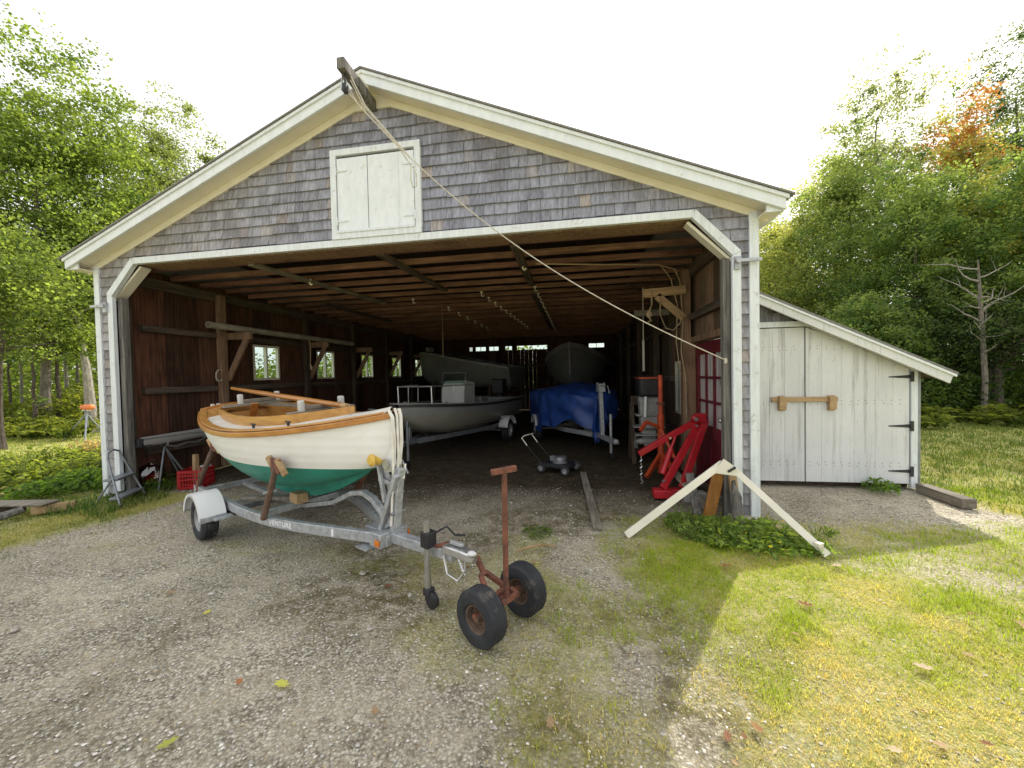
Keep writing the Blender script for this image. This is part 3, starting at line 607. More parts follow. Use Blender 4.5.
def build_sailboat():
    g = lambda x, i: lerp_st(SB, x, i)
    mb = MB(); hull(mb, SB, 16, lambda x: float(np.interp(x, KEELX, KEELZ)), .55, 1.25); mb.build('hull', 'hull_paint', boat, solid=0)
    for sy in (-1, 1):
        pts = [(s[0]+.004, sy*(s[1]+.012), s[2]-.012) for s in SB]
        mb = MB(); mb.rect(pts, .03, .044); mb.build('rub_rail', 'varnish', boat, .006)
        pts = [(s[0], sy*max(.0, s[1]-.028), s[2]+.022) for s in SB[2:]]
        mb = MB(); mb.rect(pts, .065, .014); mb.build('covering_board', 'varnish_light', boat, .003)
    mb = MB(); s = SB[-1]; mb.rect([(s[0]+.01, -s[1], s[2]+.015), (s[0]+.01, -s[1]*.5, s[2]+.045), (s[0]+.01, 0, s[2]+.055), (s[0]+.01, s[1]*.5, s[2]+.045), (s[0]+.01, s[1], s[2]+.015)], .03, .05); mb.build('transom_cap', 'varnish', boat, .005)
    # coaming outline: pointed forward, squared aft
    us = np.linspace(-1.34, -3.72, 30)
    cv = lambda u: max(.0, min((-(u+1.32))*.62, g(u,1)-.185) if u < -1.34 else 0.0)
    cz = lambda u: g(u,2) + .03
    # decks between sheer and coaming
    for sy in (-1, 1):
        mb = MB(); vs = []; fs = []; n = 0; nc_ = sum(1 for q in SB[1:] if q[0] > -3.45)
        for q in SB[1:]:
            u = q[0]; inn = cv(u) if u > -3.72 else 0.; cam = .05
            vs += [(u, sy*(q[1]-.004), q[2]+.006), (u, sy*(q[1]*.55+inn*.45), q[2]+.006+cam*(1-((q[1]*.55+inn*.45)/max(q[1],.01))**2)), (u, sy*inn, q[2]+.006+cam*(1-(inn/max(q[1],.01))**2))]; n += 1
        for i in range(n-1):
            for j in (0,1): fs.append((i*3+j, i*3+j+1, i*3+j+4, i*3+j+3))
        mb.add(vs[:nc_*3+3], [f for f in fs if f[0] < nc_*3]); mb.build('side_deck', 'deck_paint', boat)
        mb = MB(); mb.add(vs[nc_*3:], [tuple(i-nc_*3 for i in f) for f in fs if f[0] >= nc_*3]); mb.build('aft_deck', 'varnish_light', boat)
    ring = [(u, -cv(u)) for u in us] + [(u, cv(u)) for u in us[::-1]]
    ring = ring[1:-1] if abs(ring[0][1]) < 1e-3 else ring
    ring = [(-1.33, 0)] + ring
    def hgt(u): return .09 if u > -3.3 else .09 - (-(u+3.3))*.09
    mb = MB(); n = len(ring); vs = []; fs = []
    for (u, y) in ring:
        sgn = 1 if y >= 0 else -1; th = .022
        yo, yi = y + sgn*th*.5, y - sgn*th*.5 if abs(y) > .03 else y
        vs += [(u+.01 if abs(y) < .2 else u, yo, cz(u)-.02), (u+.01 if abs(y) < .2 else u, yo, cz(u)+hgt(u)), (u-.02 if abs(y) < .2 else u, yi, cz(u)+hgt(u)), (u-.02 if abs(y) < .2 else u, yi, .98)]
    for i in range(n):
        a, b_ = i*4, ((i+1) % n)*4
        for j in range(3): fs.append((a+j, b_+j, b_+j+1, a+j+1))
    mb.add(vs, fs); mb.build('coaming', 'varnish_light', boat)
    # cockpit
    mb = MB(); mb.prism([(u, y*.98, .985) for u, y in ring], (0,0,-.015)); mb.build('cockpit_sole', 'varnish_light', boat)
    for sy in (-1,1):
        mb = MB(); mb.rect([(u, sy*(cv(u)-.10), 1.09) for u in us[6:26]], .17, .022); mb.build('seat', 'varnish', boat, .004)
    mb = MB(); mb.box((-2.30,0,1.12),(.16,2*cv(-2.3)-.03,.025)); mb.build('thwart', 'varnish_light', boat, .004)
    mb = MB(); mb.box((-3.45,0,1.12),(.12,2*cv(-3.45)-.03,.025)); mb.build('thwart', 'varnish', boat, .004)
    mb = MB(); mb.box((-2.62,.0,1.09),(.34,.05,.24)); mb.build('centreboard_case', 'varnish', boat, .006)
    mb = MB(); mb.beam((-3.25,-.10,1.12),(-3.0,-.14,1.36),.07,.012); mb.build('backrest', 'varnish', boat, .004)
    # mast hole ring, cleats, rudder fittings
    mb = MB(); mb.lathe([(.05,0),(.075,0),(.075,.02),(.05,.02)], (-1.25,0,g(-1.25,2)+.03), n=16); mb.build('mast_ring', 'galv', boat)
    for u, y in ((-1.05,.0),(-1.7,-.37),(-2.15,-.47),(-1.5,.3)):
        mb = MB(); mb.box((u,y,g(u,2)+.045),(.02,.02,.03)); mb.box((u,y,g(u,2)+.064),(.09,.016,.012)); mb.build('cleat', 'black_iron', boat, .003)
    s = SB[-1]; mb = MB(); mb.box((s[0]-.02,0,1.12),(.03,.03,.30)); mb.build('rudder_strap', 'galv', boat)
    for y in (-.22,-.16):
        mb = MB(); mb.box((s[0]-.03,y,1.25),(.05,.035,.16)); mb.build('transom_block', 'block_foam', boat, .006)
    # small pale patch of primer on the topside and white rag in the cockpit
build_sailboat()
rag = MB(); rag.ball((0,0,0),(.10,.055,.035),8); rag.jitter(.012)
def loc(u, v, z): c, s = math.cos(TH), math.sin(TH); return V((K.x+u*c+v*s, K.y+u*s-v*c, z))   # trailer frame (v to starboard) to world
o = rag.build('rag', 'strap_white', None, subd=1); o.location = loc(-3.40,.16,1.30-.142); o.rotation_euler = (0,0,TH); tag(o, 'crumpled white rag lying in the sailboat cockpit', 'rag')
sp = thing('wooden_spar', 'round varnished wooden spar lying on padded rests across the white sailboat', 'spar', loc(-2.8,0,1.40), TH)
mb = MB(); mb.tube([(-1.40,.02,.10),(-.5,.0,.055),(.5,-.0,.0),(1.36,.0,-.045)], [.018,.026,.028,.024], 12); mb.build('shaft', 'varnish', sp)
mb = MB(); mb.tube([(1.30,.0,-.042),(1.375,.0,-.046)], .026, 12); mb.build('end_cap', 'tan_wood', sp)
for i, (u, dz) in enumerate(((-3.28,.0),(-1.86,-.035))):
    r_ = thing('spar_rest', ('padded wooden rest under the stern end of the varnished spar', 'padded wooden rest under the bow end of the varnished spar')[i], 'spar rest', loc(u,0,1.315), TH, 'padded rests under the spar')
    mb = MB(); mb.box((0,0,-.008+.03*(i==0)),(.07,.62 if i == 1 else .72,.03)); mb.build('crossbar', 'grey_plank', r_, .004)
    r_.rotation_euler = (HEEL, 0, TH)
    for y in (-.19,.19):
        mb = MB(); mb.box((0,y,.075+dz),(.055,.05,.13)); mb.build('pad', 'block_foam', r_, .012)
    mb = MB(); mb.box((0,0,.06+dz*.8),(.05,.36,.035)); mb.build('pad_bridge', 'grey_plank', r_, .004)
pl = MB(); pl.beam((-3.95,.12,1.315),(-1.75,.10,1.318),.10,.022); plk = thing('plank', 'thin grey plank laid lengthwise over the sailboat cockpit', 'plank', (K.x,K.y,0), TH); pl.build('board', 'grey_plank', plk, .003)

# wheel: a tyre on a rim, axis along local y
def wheel(parent, c, r, wd, rimm, rim_r, tread=True, axis=(0,1,0), spokes=5):
    ax = V(axis).normalized(); h = wd/2
    hub = MB(); hub.lathe([(.001,-h*.25),(rim_r*.30,-h*.3),(rim_r*.35,-h*.1),(rim_r*.75,-h*.15),(rim_r*.88,-h*.75),(rim_r,-h*.8),(rim_r,h*.8),(rim_r*.88,h*.75),(rim_r*.75,h*.15),(rim_r*.35,h*.1),(rim_r*.30,h*.3),(.001,h*.25)], c, ax, 24)
    hub.lathe([(.001,-h*.75),(rim_r*.22,-h*.72),(rim_r*.24,-h*.2),(rim_r*.24,h*.2),(rim_r*.22,h*.72),(.001,h*.75)], c, ax, 12)
    x = ax.cross(V((0,0,1)) if abs(ax.z) < .9 else V((1,0,0))).normalized(); y = ax.cross(x)
    for k in range(spokes):
        a = 2*math.pi*k/spokes+.3
        for s in (-1,1): q = V(c)+(x*math.cos(a)+y*math.sin(a))*rim_r*.55+ax*(s*h*.16); hub.lathe([(.001,-.012),(rim_r*.07,-.012),(rim_r*.07,.012),(.001,.012)], q, ax, 8)
    p = [(rim_r*.98,-h*.78),(rim_r*1.12,-h*.98),((rim_r+r)/2,-h*1.04),(r*.93,-h*.93),(r*.985,-h*.72)]
    for q in np.linspace(-.6,.6,5): p += [(r,(q-.09)*h),(r,(q+.05)*h),(r*.972,(q+.06)*h),(r*.972,(q+.14)*h)]
    p += [(r*.985,h*.76),(r*.93,h*.93),((rim_r+r)/2,h*1.04),(rim_r*1.12,h*.98),(rim_r*.98,h*.78)]
    ty = MB(); ty.lathe(p, c, ax, 40)
    wo_ = bpy.data.objects.new('wheel', None); COL.objects.link(wo_); wo_.parent = parent
    ty.build('tyre', 'rubber', wo_); hub.build('rim', rimm, wo_)
    return wo_
def fender(mb, c, r, wd, a0, a1, n=18, lip=.03):
    """arc over a wheel, axis y"""
    sec = [(-wd/2,-lip),(-wd/2,0),(wd/2,0),(wd/2,-lip)]; vs = []; fs = []
    for i in range(n+1):
        a = a0+(a1-a0)*i/n
        for y, dr in sec: vs.append((c[0]+math.cos(a)*(r+dr), c[1]+y, c[2]+math.sin(a)*(r+dr)))
    for i in range(n):
        for j in range(3): fs.append((i*4+j, i*4+j+1, i*4+j+5, i*4+j+4))
    mb.add(vs, fs)

tr = thing('boat_trailer', 'galvanized boat trailer with white fenders carrying the white sailboat', 'boat trailer', (K.x, K.y, 0), TH)
def build_trailer():
    z = .335
    for sy in (-1, 1):
        pts = [(-4.0,sy*.44),(-3.2,sy*.44),(-2.55,sy*.44),(-2.3,sy*.425),(-2.05,sy*.395),(-1.7,sy*.31),(-1.35,sy*.20),(-1.0,sy*.085),(-.80,sy*.055)]
        mb = MB(); mb.rect([(u,y,z) for u,y in pts], .05, .085); rail = mb.build('frame_rail', 'galv', tr, .005)
        if sy < 0:
            fc = bpy.data.curves.new('lettering', 'FONT'); fc.body = 'VENTURE'; fc.size = .062; fc.align_x = 'CENTER'; fc.align_y = 'CENTER'; fc.extrude = .001; fc.offset = .0014; fc.space_character = 1.1
            to = bpy.data.objects.new('lettering', fc); COL.objects.link(to); bpy.context.view_layer.update()
            me = bpy.data.meshes.new_from_object(to.evaluated_get(bpy.context.evaluated_depsgraph_get())); bpy.data.objects.remove(to)
            me.materials.clear(); me.materials.append(M['fender_white']); lo = bpy.data.objects.new('lettering', me); COL.objects.link(lo); lo.parent = rail
            a = math.atan2(.395-.31, .35); lo.location = (-1.90, -.3585-.0275, z); lo.rotation_euler = (math.pi/2, 0, a)
            mb = MB(); mb.box((-1.33,-.195-.024,z),(.02,.01,.06),.3); mb.build('marking', 'fender_white', rail)
    mb = MB(); mb.rect([(-1.15,0,z+.005),(-.6,0,z+.02),(-.14,0,z+.045)], .075, .075); mb.build('tongue', 'galv', tr, .005)
    mb = MB(); mb.box((-.88,0,z+.01),(.14,.26,.11)); mb.build('tongue_clamp', 'galv', tr, .006)
    mb = MB(); mb.box((-1.02,-.12,z-.075),(.14,.09,.012)); mb.build('foot_plate', 'galv', tr)
    for sy in (-1,1):
        mb = MB(); mb.box((-.835,sy*.142,z),(.055,.012,.045)); mb.build('reflector', 'amber', tr, .003)
    for u, wd in ((-3.85,.44),(-2.95,.44),(-2.35,.42)):
        mb = MB(); mb.beam((u,-wd,z-.01),(u,wd,z-.01),.05,.06); mb.build('crossmember', 'galv', tr, .004)
    mb = MB(); mb.tube([(-3.11,-.60,.22),(-3.11,.60,.22)], .028, 10); mb.build('axle', 'galv_dark', tr)
    for sy in (-1,1):
        mb = MB(); mb.rect([(-3.45,sy*.44,.28),(-3.11,sy*.44,.235),(-2.75,sy*.44,.28)], .045, .025); mb.build('leaf_spring', 'black_iron', tr)
        wheel(tr, (-3.11,sy*.60,.212), .212, .14, 'rim_grey', .118)
        mb = MB(); fender(mb, (-3.11,sy*.60,.215), .265, .215, R(8), R(172))
        fe = mb.build('fender', 'fender_white', tr, solid=.006)
        mb = MB(); mb.box((-2.80,sy*.53,.262),(.10,.17,.02)); mb.box((-2.835,sy*.60,.262),(.012,.215,.05)); mb.build('fender_bracket', 'galv', fe, .003)
    # keel rail and keel board
    mb = MB(); mb.rect([(-3.85,0,.315),(-2.7,0,.315),(-2.2,0,.34),(-1.7,0,.46),(-1.38,0,.60),(-1.22,0,.63),(-1.08,0,.60),(-.96,0,.52),(-.89,0,.40)], .055, .04); mb.build('keel_rail', 'galv', tr, .004)
    mb = MB(); mb.beam((-2.95,-.32,.372),(-2.35,.10,.362),.09,.035); mb.build('keel_board', 'grey_plank', tr, .003)
    mb = MB(); mb.box((-2.28,-.05,.42),(.16,.11,.10)); mb.build('keel_chock', 'tan_wood', tr, .004)
    # hull props, two a side
    for sy in (-1,1):
        for ub, ut, yt, zt, w0 in ((-2.08,-1.72,.475,.90,.03),(-3.92,-3.42,.42,.90,.03)):
            mb = MB(); mb.tube([(ub,sy*.445,.37),(ut,sy*yt,zt-.03)], [.028,.024], 10); pr = mb.build('hull_prop', 'rust' if sy > 0 else M_PROP, tr)
            mb = MB(); f = .55; mb.tube([(ub+(ut-ub)*f,sy*(.445+(yt-.445)*f)-.05,.37+(zt-.4)*f),(ub+(ut-ub)*f,sy*(.445+(yt-.445)*f)+.05,.37+(zt-.4)*f)], .012, 8); mb.build('pin', 'galv', pr)
            mb = MB(); mb.box((ut+.0,sy*(yt-.0),zt-.01),(.16,.02,.12)); mb.build('pad_plate', 'rust', pr, .004)
            for dx in (-.085,.085): 
                mb = MB(); mb.beam((ut+dx-.045,sy*(yt+.005),zt+.055),(ut+dx+.045,sy*(yt-.02),zt-.075),.03,.045); mb.build('pad_board', 'tan_wood', pr, .004)
    mb = MB(); mb.tube([(-3.75,-.46,.62),(-3.35,-.62,.30)], .008, 6); mb.build('prop_stay', 'rust', tr)
    # winch post leaning forward, strut, bow arm and roller
    mb = MB(); mb.beam((-.80,0,.37),(-.72,0,.90),.06,.06,up=(1,0,0)); wp = mb.build('winch_post', 'galv', tr, .005)
    mb = MB(); mb.beam((-.93,-.03,.39),(-.70,-.045,.86),.05,.04,up=(1,0,0)); mb.build('post_strut', 'galv', wp, .004)
    mb = MB(); mb.beam((-.86,.04,.62),(-.97,.02,.94),.04,.03,up=(1,0,0)); mb.beam((-.86,-.04,.62),(-.97,-.02,.94),.03,.03,up=(1,0,0)); mb.beam((-.73,0,.76),(-.98,0,.78),.035,.035); mb.build('bow_arm', 'galv', wp, .004)
    mb = MB(); mb.lathe([(.001,-.05),(.03,-.05),(.05,-.03),(.035,0),(.05,.03),(.03,.05),(.001,.05)], (-.93,-.075,.955), (0,1,0), 16); mb.build('bow_roller', 'yellow', wp)
    mb = MB(); mb.lathe([(.001,-.06),(.04,-.06),(.04,-.045),(.022,-.04),(.022,.04),(.04,.045),(.04,.06),(.001,.06)], (-.82,0,.93), (0,1,0), 14); mb.box((-.80,0,.90),(.09,.10,.05)); mb.tube([(-.82,.06,.93),(-.82,.10,.93),(-.76,.11,.83)], .009, 6); mb.build('winch', 'chrome', wp)
    for zz in (.55,.70,.84): 
        mb = MB(); mb.tube([(-.76,-.06,zz),(-.76,.06,zz)], .012, 8); mb.build('bolt', 'galv_dark', wp)
    # jockey wheel jack, coupler
    mb = MB(); mb.tube([(-.33,-.085,.60),(-.33,-.085,.10)], .022, 12); jk = mb.build('jack', M_PROP2, tr)
    mb = MB(); mb.box((-.33,-.07,.47),(.08,.085,.11)); mb.build('jack_clamp', 'black', jk, .008)
    mb = MB(); mb.tube([(-.31,-.03,.50),(-.27,.05,.53),(-.22,.08,.47),(-.14,.10,.48)], .008, 6); mb.build('crank', 'black_iron', jk)
    mb = MB(); mb.lathe([(.001,-.022),(.045,-.022),(.06,-.012),(.06,.012),(.045,.022),(.001,.022)], (-.29,-.085,.06), (0,1,0), 18); mb.build('jack_wheel', 'black', jk)
    mb = MB(); mb.box((-.32,-.085,.11),(.06,.06,.05)); mb.build('jack_fork', 'black_iron', jk, .004)
    cp = MB(); cp.box((-.15,0,.415),(.14,.095,.055)); cp.prism([(-.10,-.045,.385),(0,-.038,.375),(.045,-.02,.375),(.045,.02,.375),(0,.038,.375),(-.10,.045,.385)],(0,0,.058)); cp.ball((.015,0,.425),(.038,.034,.03),8)
    c_ = cp.build('coupler', 'chrome', tr, .008)
    mb = MB(); mb.box((-.12,0,.462),(.11,.03,.022)); mb.build('coupler_latch', 'galv', c_, .004)
    mb = MB(); mb.tube([(-.20,-.05,.38),(-.16,-.06,.27),(-.06,-.06,.25),(.0,-.05,.33),(-.02,-.04,.38)], .008, 6); mb.tube([(-.18,.04,.37),(-.08,.03,.24),(.0,.02,.34)], .006, 6); mb.build('safety_chain', 'chrome', c_)
    mb = MB(); mb.tube([(-.24,.03,.425),(-.22,-.03,.44),(-.28,-.04,.42),(-.26,.03,.41)], .016, 6, closed=True); mb.build('rusty_shackle', 'rust', c_)
M_PROP = mat('prop_brown', (.20,.125,.09), (.10,.065,.05), .8, 14, bump=.3)
M_PROP2 = mat('jack_tube', (.33,.31,.27), (.20,.185,.16), .6, 12, (8,8,1), metal=.2)
build_trailer()
# white strap looped over the bow and down to the winch
mb = MB(); S_ = [(-.84,.055,1.31),(-.775,.05,1.35),(-.745,.04,1.30),(-.735,.035,1.1),(-.76,.03,.92)]
mb.rect([(x,y,z) for x,y,z in S_], .010, .028, up=(0,1,0)); mb.rect([(x+.005,-y,z) for x,y,z in S_], .010, .028, up=(0,1,0))
mb.tube([(-.76,.0,1.36),(-.735,.0,1.30),(-.73,.0,1.0),(-.76,-.0,.80),(-.80,.02,.62)], .010, 8); mb.tube([(-.735,-.05,1.2),(-.72,-.055,.96),(-.75,-.05,.72),(-.79,-.04,.45)], .009, 8); mb.tube([(-.73,.06,.92),(-.70,.02,.82),(-.74,-.03,.85)], .010, 6)
bs_ = thing('bow_strap', 'white webbing strap and rope tied from the sailboat bow to the winch post', 'strap', (K.x,K.y,0), TH); mb.build('webbing', 'strap_white', bs_)

# ------------------------------------------------------------------ hand dolly under the coupler
AX = V((.53,.85,0)).normalized(); FWD = V((AX.y,-AX.x,0))
dl = thing('trailer_dolly', 'rusty hand dolly with two fat black tyres under the trailer coupler', 'dolly', (1.86,-2.0,0), math.atan2(AX.y, AX.x)-math.pi/2)
# local: y along the axle, x to camera-right
mb = MB(); mb.tube([(0,-.24,.18),(0,.24,.18)], .016, 10); mb.build('axle', 'rust', dl)
mb = MB()
mb.rect([(-.03,-.10,.20),(-.03,.10,.20)], .03, .03); mb.rect([(-.02,-.085,.20),(-.17,-.02,.29)], .03, .03); mb.rect([(-.02,.085,.20),(-.17,.02,.29)], .03, .03); mb.rect([(0.0,.085,.21),(0.05,.085,.19)],.03,.03); mb.rect([(0.05,-.10,.19),(0.05,.10,.19)],.03,.03)
mb.tube([(-.15,0,.28),(-.235,.01,.375)], .02, 10); mb.build('frame', 'rust', dl, .003)
mb = MB(); mb.tube([(.04,-.0,.19),(.045,.0,.99)], .018, 12); hn = mb.build('handle_post', 'rust', dl)
mb = MB(); mb.beam((.045,-.0,1.0) - V((math.cos(-dl.rotation_euler.z)*.085, math.sin(-dl.rotation_euler.z)*.085, 0)) if False else (.0,-.07,1.0),(.09,.065,1.015),.035,.035); mb.build('handle_bar', 'rust', hn, .004)
for s in (-1,1): wheel(dl, (.012,s*.192,.168), .168, .125, 'rim_rust', .084)

# ------------------------------------------------------------------ other boats
def ring_deck(mb, st, inset, dz, i0, i1):
    n = 0; vs = []; fs = []
    for q in st[i0:i1]:
        b = max(.0, q[1]-inset); vs += [(q[0],-b,q[2]+dz),(q[0],0,q[2]+dz+.02),(q[0],b,q[2]+dz)]; n += 1
    for i in range(n-1):
        for j in (0,1): fs.append((i*3+j,i*3+j+1,i*3+j+4,i*3+j+3))
    mb.add(vs, fs)
TH2 = R(-100.4)
mbt = thing('motorboat', 'grey centre console motorboat with bow rail on a trailer deep inside the barn', 'motorboat', (-.70,1.80,0), TH2)
def build_motorboat():
    st = smooth_st([(0,.05,1.13,.98),(-.12,.20,1.125,.84),(-.35,.40,1.11,.68),(-.8,.62,1.08,.54),(-1.5,.77,1.04,.46),(-2.6,.83,1.0,.43),(-4.6,.78,.99,.43)], 26)
    mb = MB(); hull(mb, st, 12, None, .42, 1.5); mb.build('hull', 'motorboat_paint', mbt)
    for s in (-1,1):
        mb = MB(); mb.rect([(q[0],s*(q[1]+.008),q[2]-.02) for q in st], .03, .05); mb.build('rub_rail', 'black', mbt)
        mb = MB(); mb.rect([(q[0],s*(q[1]-.05),q[2]+.012) for q in st], .11, .02); mb.build('gunwale', 'hull_grey_light', mbt)
    mb = MB(); ring_deck(mb, st, .03, .002, 0, 12); mb.build('foredeck', 'hull_grey_light', mbt)
    mb = MB(); ring_deck(mb, st, .03, -.42, 11, 26); mb.build('floor', 'hull_grey', mbt)
    c = MB(); c.prism([(-1.95,-.28,.6),(-2.0,-.28,1.32),(-2.12,-.28,1.50),(-2.55,-.28,1.46),(-2.55,-.28,.6)], (0,.56,0)); cn = c.build('console', 'console_white', mbt, .02)
    mb = MB(); mb.prism([(-2.03,-.27,1.44),(-2.10,-.27,1.66),(-2.12,-.27,1.66),(-2.06,-.27,1.44)], (0,.54,0)); mb.build('windscreen', 'glass', cn)
    mb = MB(); mb.tube([(-2.02,-.28,1.42),(-2.11,-.28,1.67),(-2.11,.28,1.67),(-2.02,.28,1.42)], .010, 6); mb.build('windscreen_frame', 'chrome', cn)
    mb = MB(); mb.lathe([(.13,-.01),(.15,-.01),(.15,.01),(.13,.01)], (-2.62,0,1.30), (1,0,.3), 18); mb.box((-2.60,0,1.30),(.05,.26,.02)); mb.build('steering_wheel', 'black', cn)
    mb = MB(); mb.box((-3.05,0,.85),(.40,.60,.5)); mb.build('seat', 'hull_grey_light', mbt, .02)
    mb = MB(); mb.tube([(-.55,-.36,1.10),(-.55,-.36,1.42),(-1.65,-.66,1.42),(-1.65,-.66,1.05)], .014, 8); mb.tube([(-.55,.36,1.10),(-.55,.36,1.42),(-1.65,.66,1.42),(-1.65,.66,1.05)], .014, 8); mb.tube([(-.55,-.36,1.42),(-.55,.36,1.42)], .014, 8); mb.tube([(-1.1,-.52,1.08),(-1.1,-.52,1.42)], .012, 8); mb.tube([(-1.1,.52,1.08),(-1.1,.52,1.42)], .012, 8); mb.build('bow_rail', 'chrome', mbt)
    mb = MB(); mb.box((-4.75,0,1.28),(.34,.34,.42)); mb.box((-4.78,0,.85),(.16,.14,.60)); mb.lathe([(.001,-.18),(.05,-.1),(.06,.1),(.001,.16)], (-4.8,0,.50), (1,0,0), 12); mb.build('outboard', 'black', mbt, .03)
    for y in (-.5,.5):
        mb = MB(); mb.box((-.9,y*.9,1.10),(.10,.03,.03)); mb.build('cleat', 'chrome', mbt)
build_motorboat()
def simple_trailer(name, label, locn, rz, L, half, post_h, m='galv_dark', fend='fender_white', bunk_z=.5):
    t_ = thing(name, label, 'boat trailer', locn, rz); z = .42
    for s in (-1,1):
        mb = MB(); mb.rect([(-L-1.0,s*half*.8,z),(-L+.6,s*half*.8,z),(-L+1.4,s*half*.55,z),(-.75,s*.06,z)], .05, .09); mb.build('frame_rail', m, t_, .004)
        wheel(t_, (-L,s*half,.27), .27, .16, 'rim_grey', .16)
        mb = MB(); fender(mb, (-L,s*half,.29), .33, .22, R(15), R(165)); mb.build('fender', fend, t_, solid=.008)
        mb = MB(); mb.beam((-L-.9,s*half*.45,bunk_z),(-L+1.2,s*half*.45,bunk_z),.09,.05)
        for u in (-L-.7,-L+.9): mb.box((u,s*half*.45,(bunk_z+z)/2),(.05,.05,bunk_z-z+.04))
        mb.build('bunk', 'grey_plank', t_, .004)
    mb = MB(); mb.rect([(-1.6,0,z),(0,0,z)], .075, .08); mb.build('tongue', m, t_, .004)
    for u in (-L-.8,-L+.5): 
        mb = MB(); mb.beam((u,-half*.8,z-.01),(u,half*.8,z-.01),.05,.07); mb.build('crossmember', m, t_, .004)
    mb = MB(); mb.tube([(-L,-half,.27),(-L,half,.27)], .03, 10); mb.build('axle', m, t_)
    mb = MB(); mb.beam((-.55,0,z),(-.62,0,post_h),.07,.07,up=(1,0,0)); mb.beam((-1.2,0,z+.03),(-.66,0,post_h-.15),.05,.04,up=(1,0,0)); wp = mb.build('winch_post', m, t_, .004)
    mb = MB(); mb.box((-.60,0,post_h-.06),(.16,.12,.10)); mb.lathe([(.001,-.07),(.05,-.07),(.05,-.055),(.03,-.05),(.03,.05),(.05,.055),(.05,.07),(.001,.07)], (-.60,0,post_h+.02), (0,1,0), 14); mb.tube([(-.6,.08,post_h),(-.6,.13,post_h),(-.52,.14,post_h-.14)], .01, 6); mb.build('winch', m, wp, .006)
    mb = MB(); mb.tube([(-.38,.10,.85),(-.38,.10,.14)], .026, 10); jk = mb.build('jack', m, t_)
    mb = MB(); mb.lathe([(.001,-.025),(.05,-.025),(.07,-.012),(.07,.012),(.05,.025),(.001,.025)], (-.35,.10,.07), (0,1,0), 16); mb.build('jack_wheel', 'black', jk)
    mb = MB(); mb.box((.06,0,z+.01),(.18,.08,.07)); mb.ball((.13,0,z+.02),(.045,.04,.04),8); mb.build('coupler', m, t_, .006)
    return t_
simple_trailer('boat_trailer', 'dark painted trailer with pale fenders under the centre console motorboat', (-.74,1.58,0), TH2, 3.4, .83, .95, 'galv_dark')

# dark cabin-less hull behind, up on a cradle; bow to the left of the barn
hb = thing('boat_hull', 'big dark grey hull stored high behind the centre console motorboat', 'boat', (-3.45,9.6,0), R(168))
st = smooth_st([(0,.06,2.42,2.05),(-.08,.24,2.47,1.72),(-.3,.50,2.48,1.45),(-.9,.80,2.42,1.26),(-2.0,.95,2.20,1.18),(-3.9,.85,1.85,1.18)], 22)
mb = MB(); hull(mb, st, 12, None, .5, 1.4); mb.build('hull', 'hull_grey', hb)
for s in (-1,1):
    mb = MB(); mb.rect([(q[0],s*(q[1]+.01),q[2]-.02) for q in st], .05, .07); mb.build('rub_rail', 'hull_grey_light', hb)
mb = MB(); ring_deck(mb, st, .02, .0, 0, 22); mb.build('deck', 'hull_grey', hb)
mb = MB(); mb.box((-3.78,.2,1.55),(.10,.5,.5)); mb.build('transom_panel', 'console_white', hb, .01)
mb = MB(); mb.ball((-.35,.12,2.62),(.10,.10,.10),6); mb.ball((-.35,-.12,2.62),(.10,.10,.10),6); mb.build('deck_fender', 'hull_grey_light', hb)
def cradle(label, locn, rz, L, half, ztop):
    c = thing('boat_cradle', label, 'cradle', locn, rz, 'dark timber cradles under stored boats')
    for u in (-.9,-L+.7):
        mb = MB(); mb.box((u,0,.08),(.16,2*half,.16)); mb.build('base_beam', 'dark_timber', c, .006)
        mb = MB(); mb.box((u,0,ztop*.5+.06),(.18,.22,ztop-.14)); mb.build('keel_block', 'dark_timber', c, .006)
        for s in (-1,1):
            mb = MB(); mb.beam((u,s*half*.92,.14),(u,s*half*.62,ztop+.28),.09,.10,up=(1,0,0)); mb.build('prop', 'dark_timber', c, .006)
    mb = MB(); mb.beam((-.7,0,.22),(-L+.5,0,.22),.14,.14); mb.build('keel_beam', 'dark_timber', c, .006)
cradle('dark timber cradle under the big grey hull behind the motorboat', (-3.45,9.6,0), R(168), 3.8, .85, 1.22)
hb = thing('boat_hull', 'grey hull stored bow forward above and behind the blue tarp', 'boat', (2.14,8.6,0), R(-97))
st = smooth_st([(0,.03,2.60,1.6),(-.06,.12,2.59,1.42),(-.2,.30,2.55,1.28),(-.6,.68,2.40,1.16),(-1.2,1.0,2.22,1.1),(-2.4,1.22,2.05,1.06),(-3.8,1.15,1.98,1.06)], 22)
mb = MB(); hull(mb, st, 12, None, .5, 1.3); mb.build('hull', 'hull_grey', hb)
for s in (-1,1):
    mb = MB(); mb.rect([(q[0],s*(q[1]+.012),q[2]-.05) for q in st], .05, .16); mb.build('rub_rail', 'hull_grey_light', hb)
mb = MB(); mb.rect([(.03,0,2.66),(.02,0,2.2),(-.02,0,1.6)], .09, .06, up=(0,1,0)); mb.build('stem', 'hull_grey_light', hb, .006)
mb = MB(); ring_deck(mb, st, .02, .0, 0, 22); mb.build('deck', 'hull_grey', hb)
cradle('dark timber cradle under the bow-forward grey hull', (2.14,8.6,0), R(-97), 3.8, 1.0, 1.10)

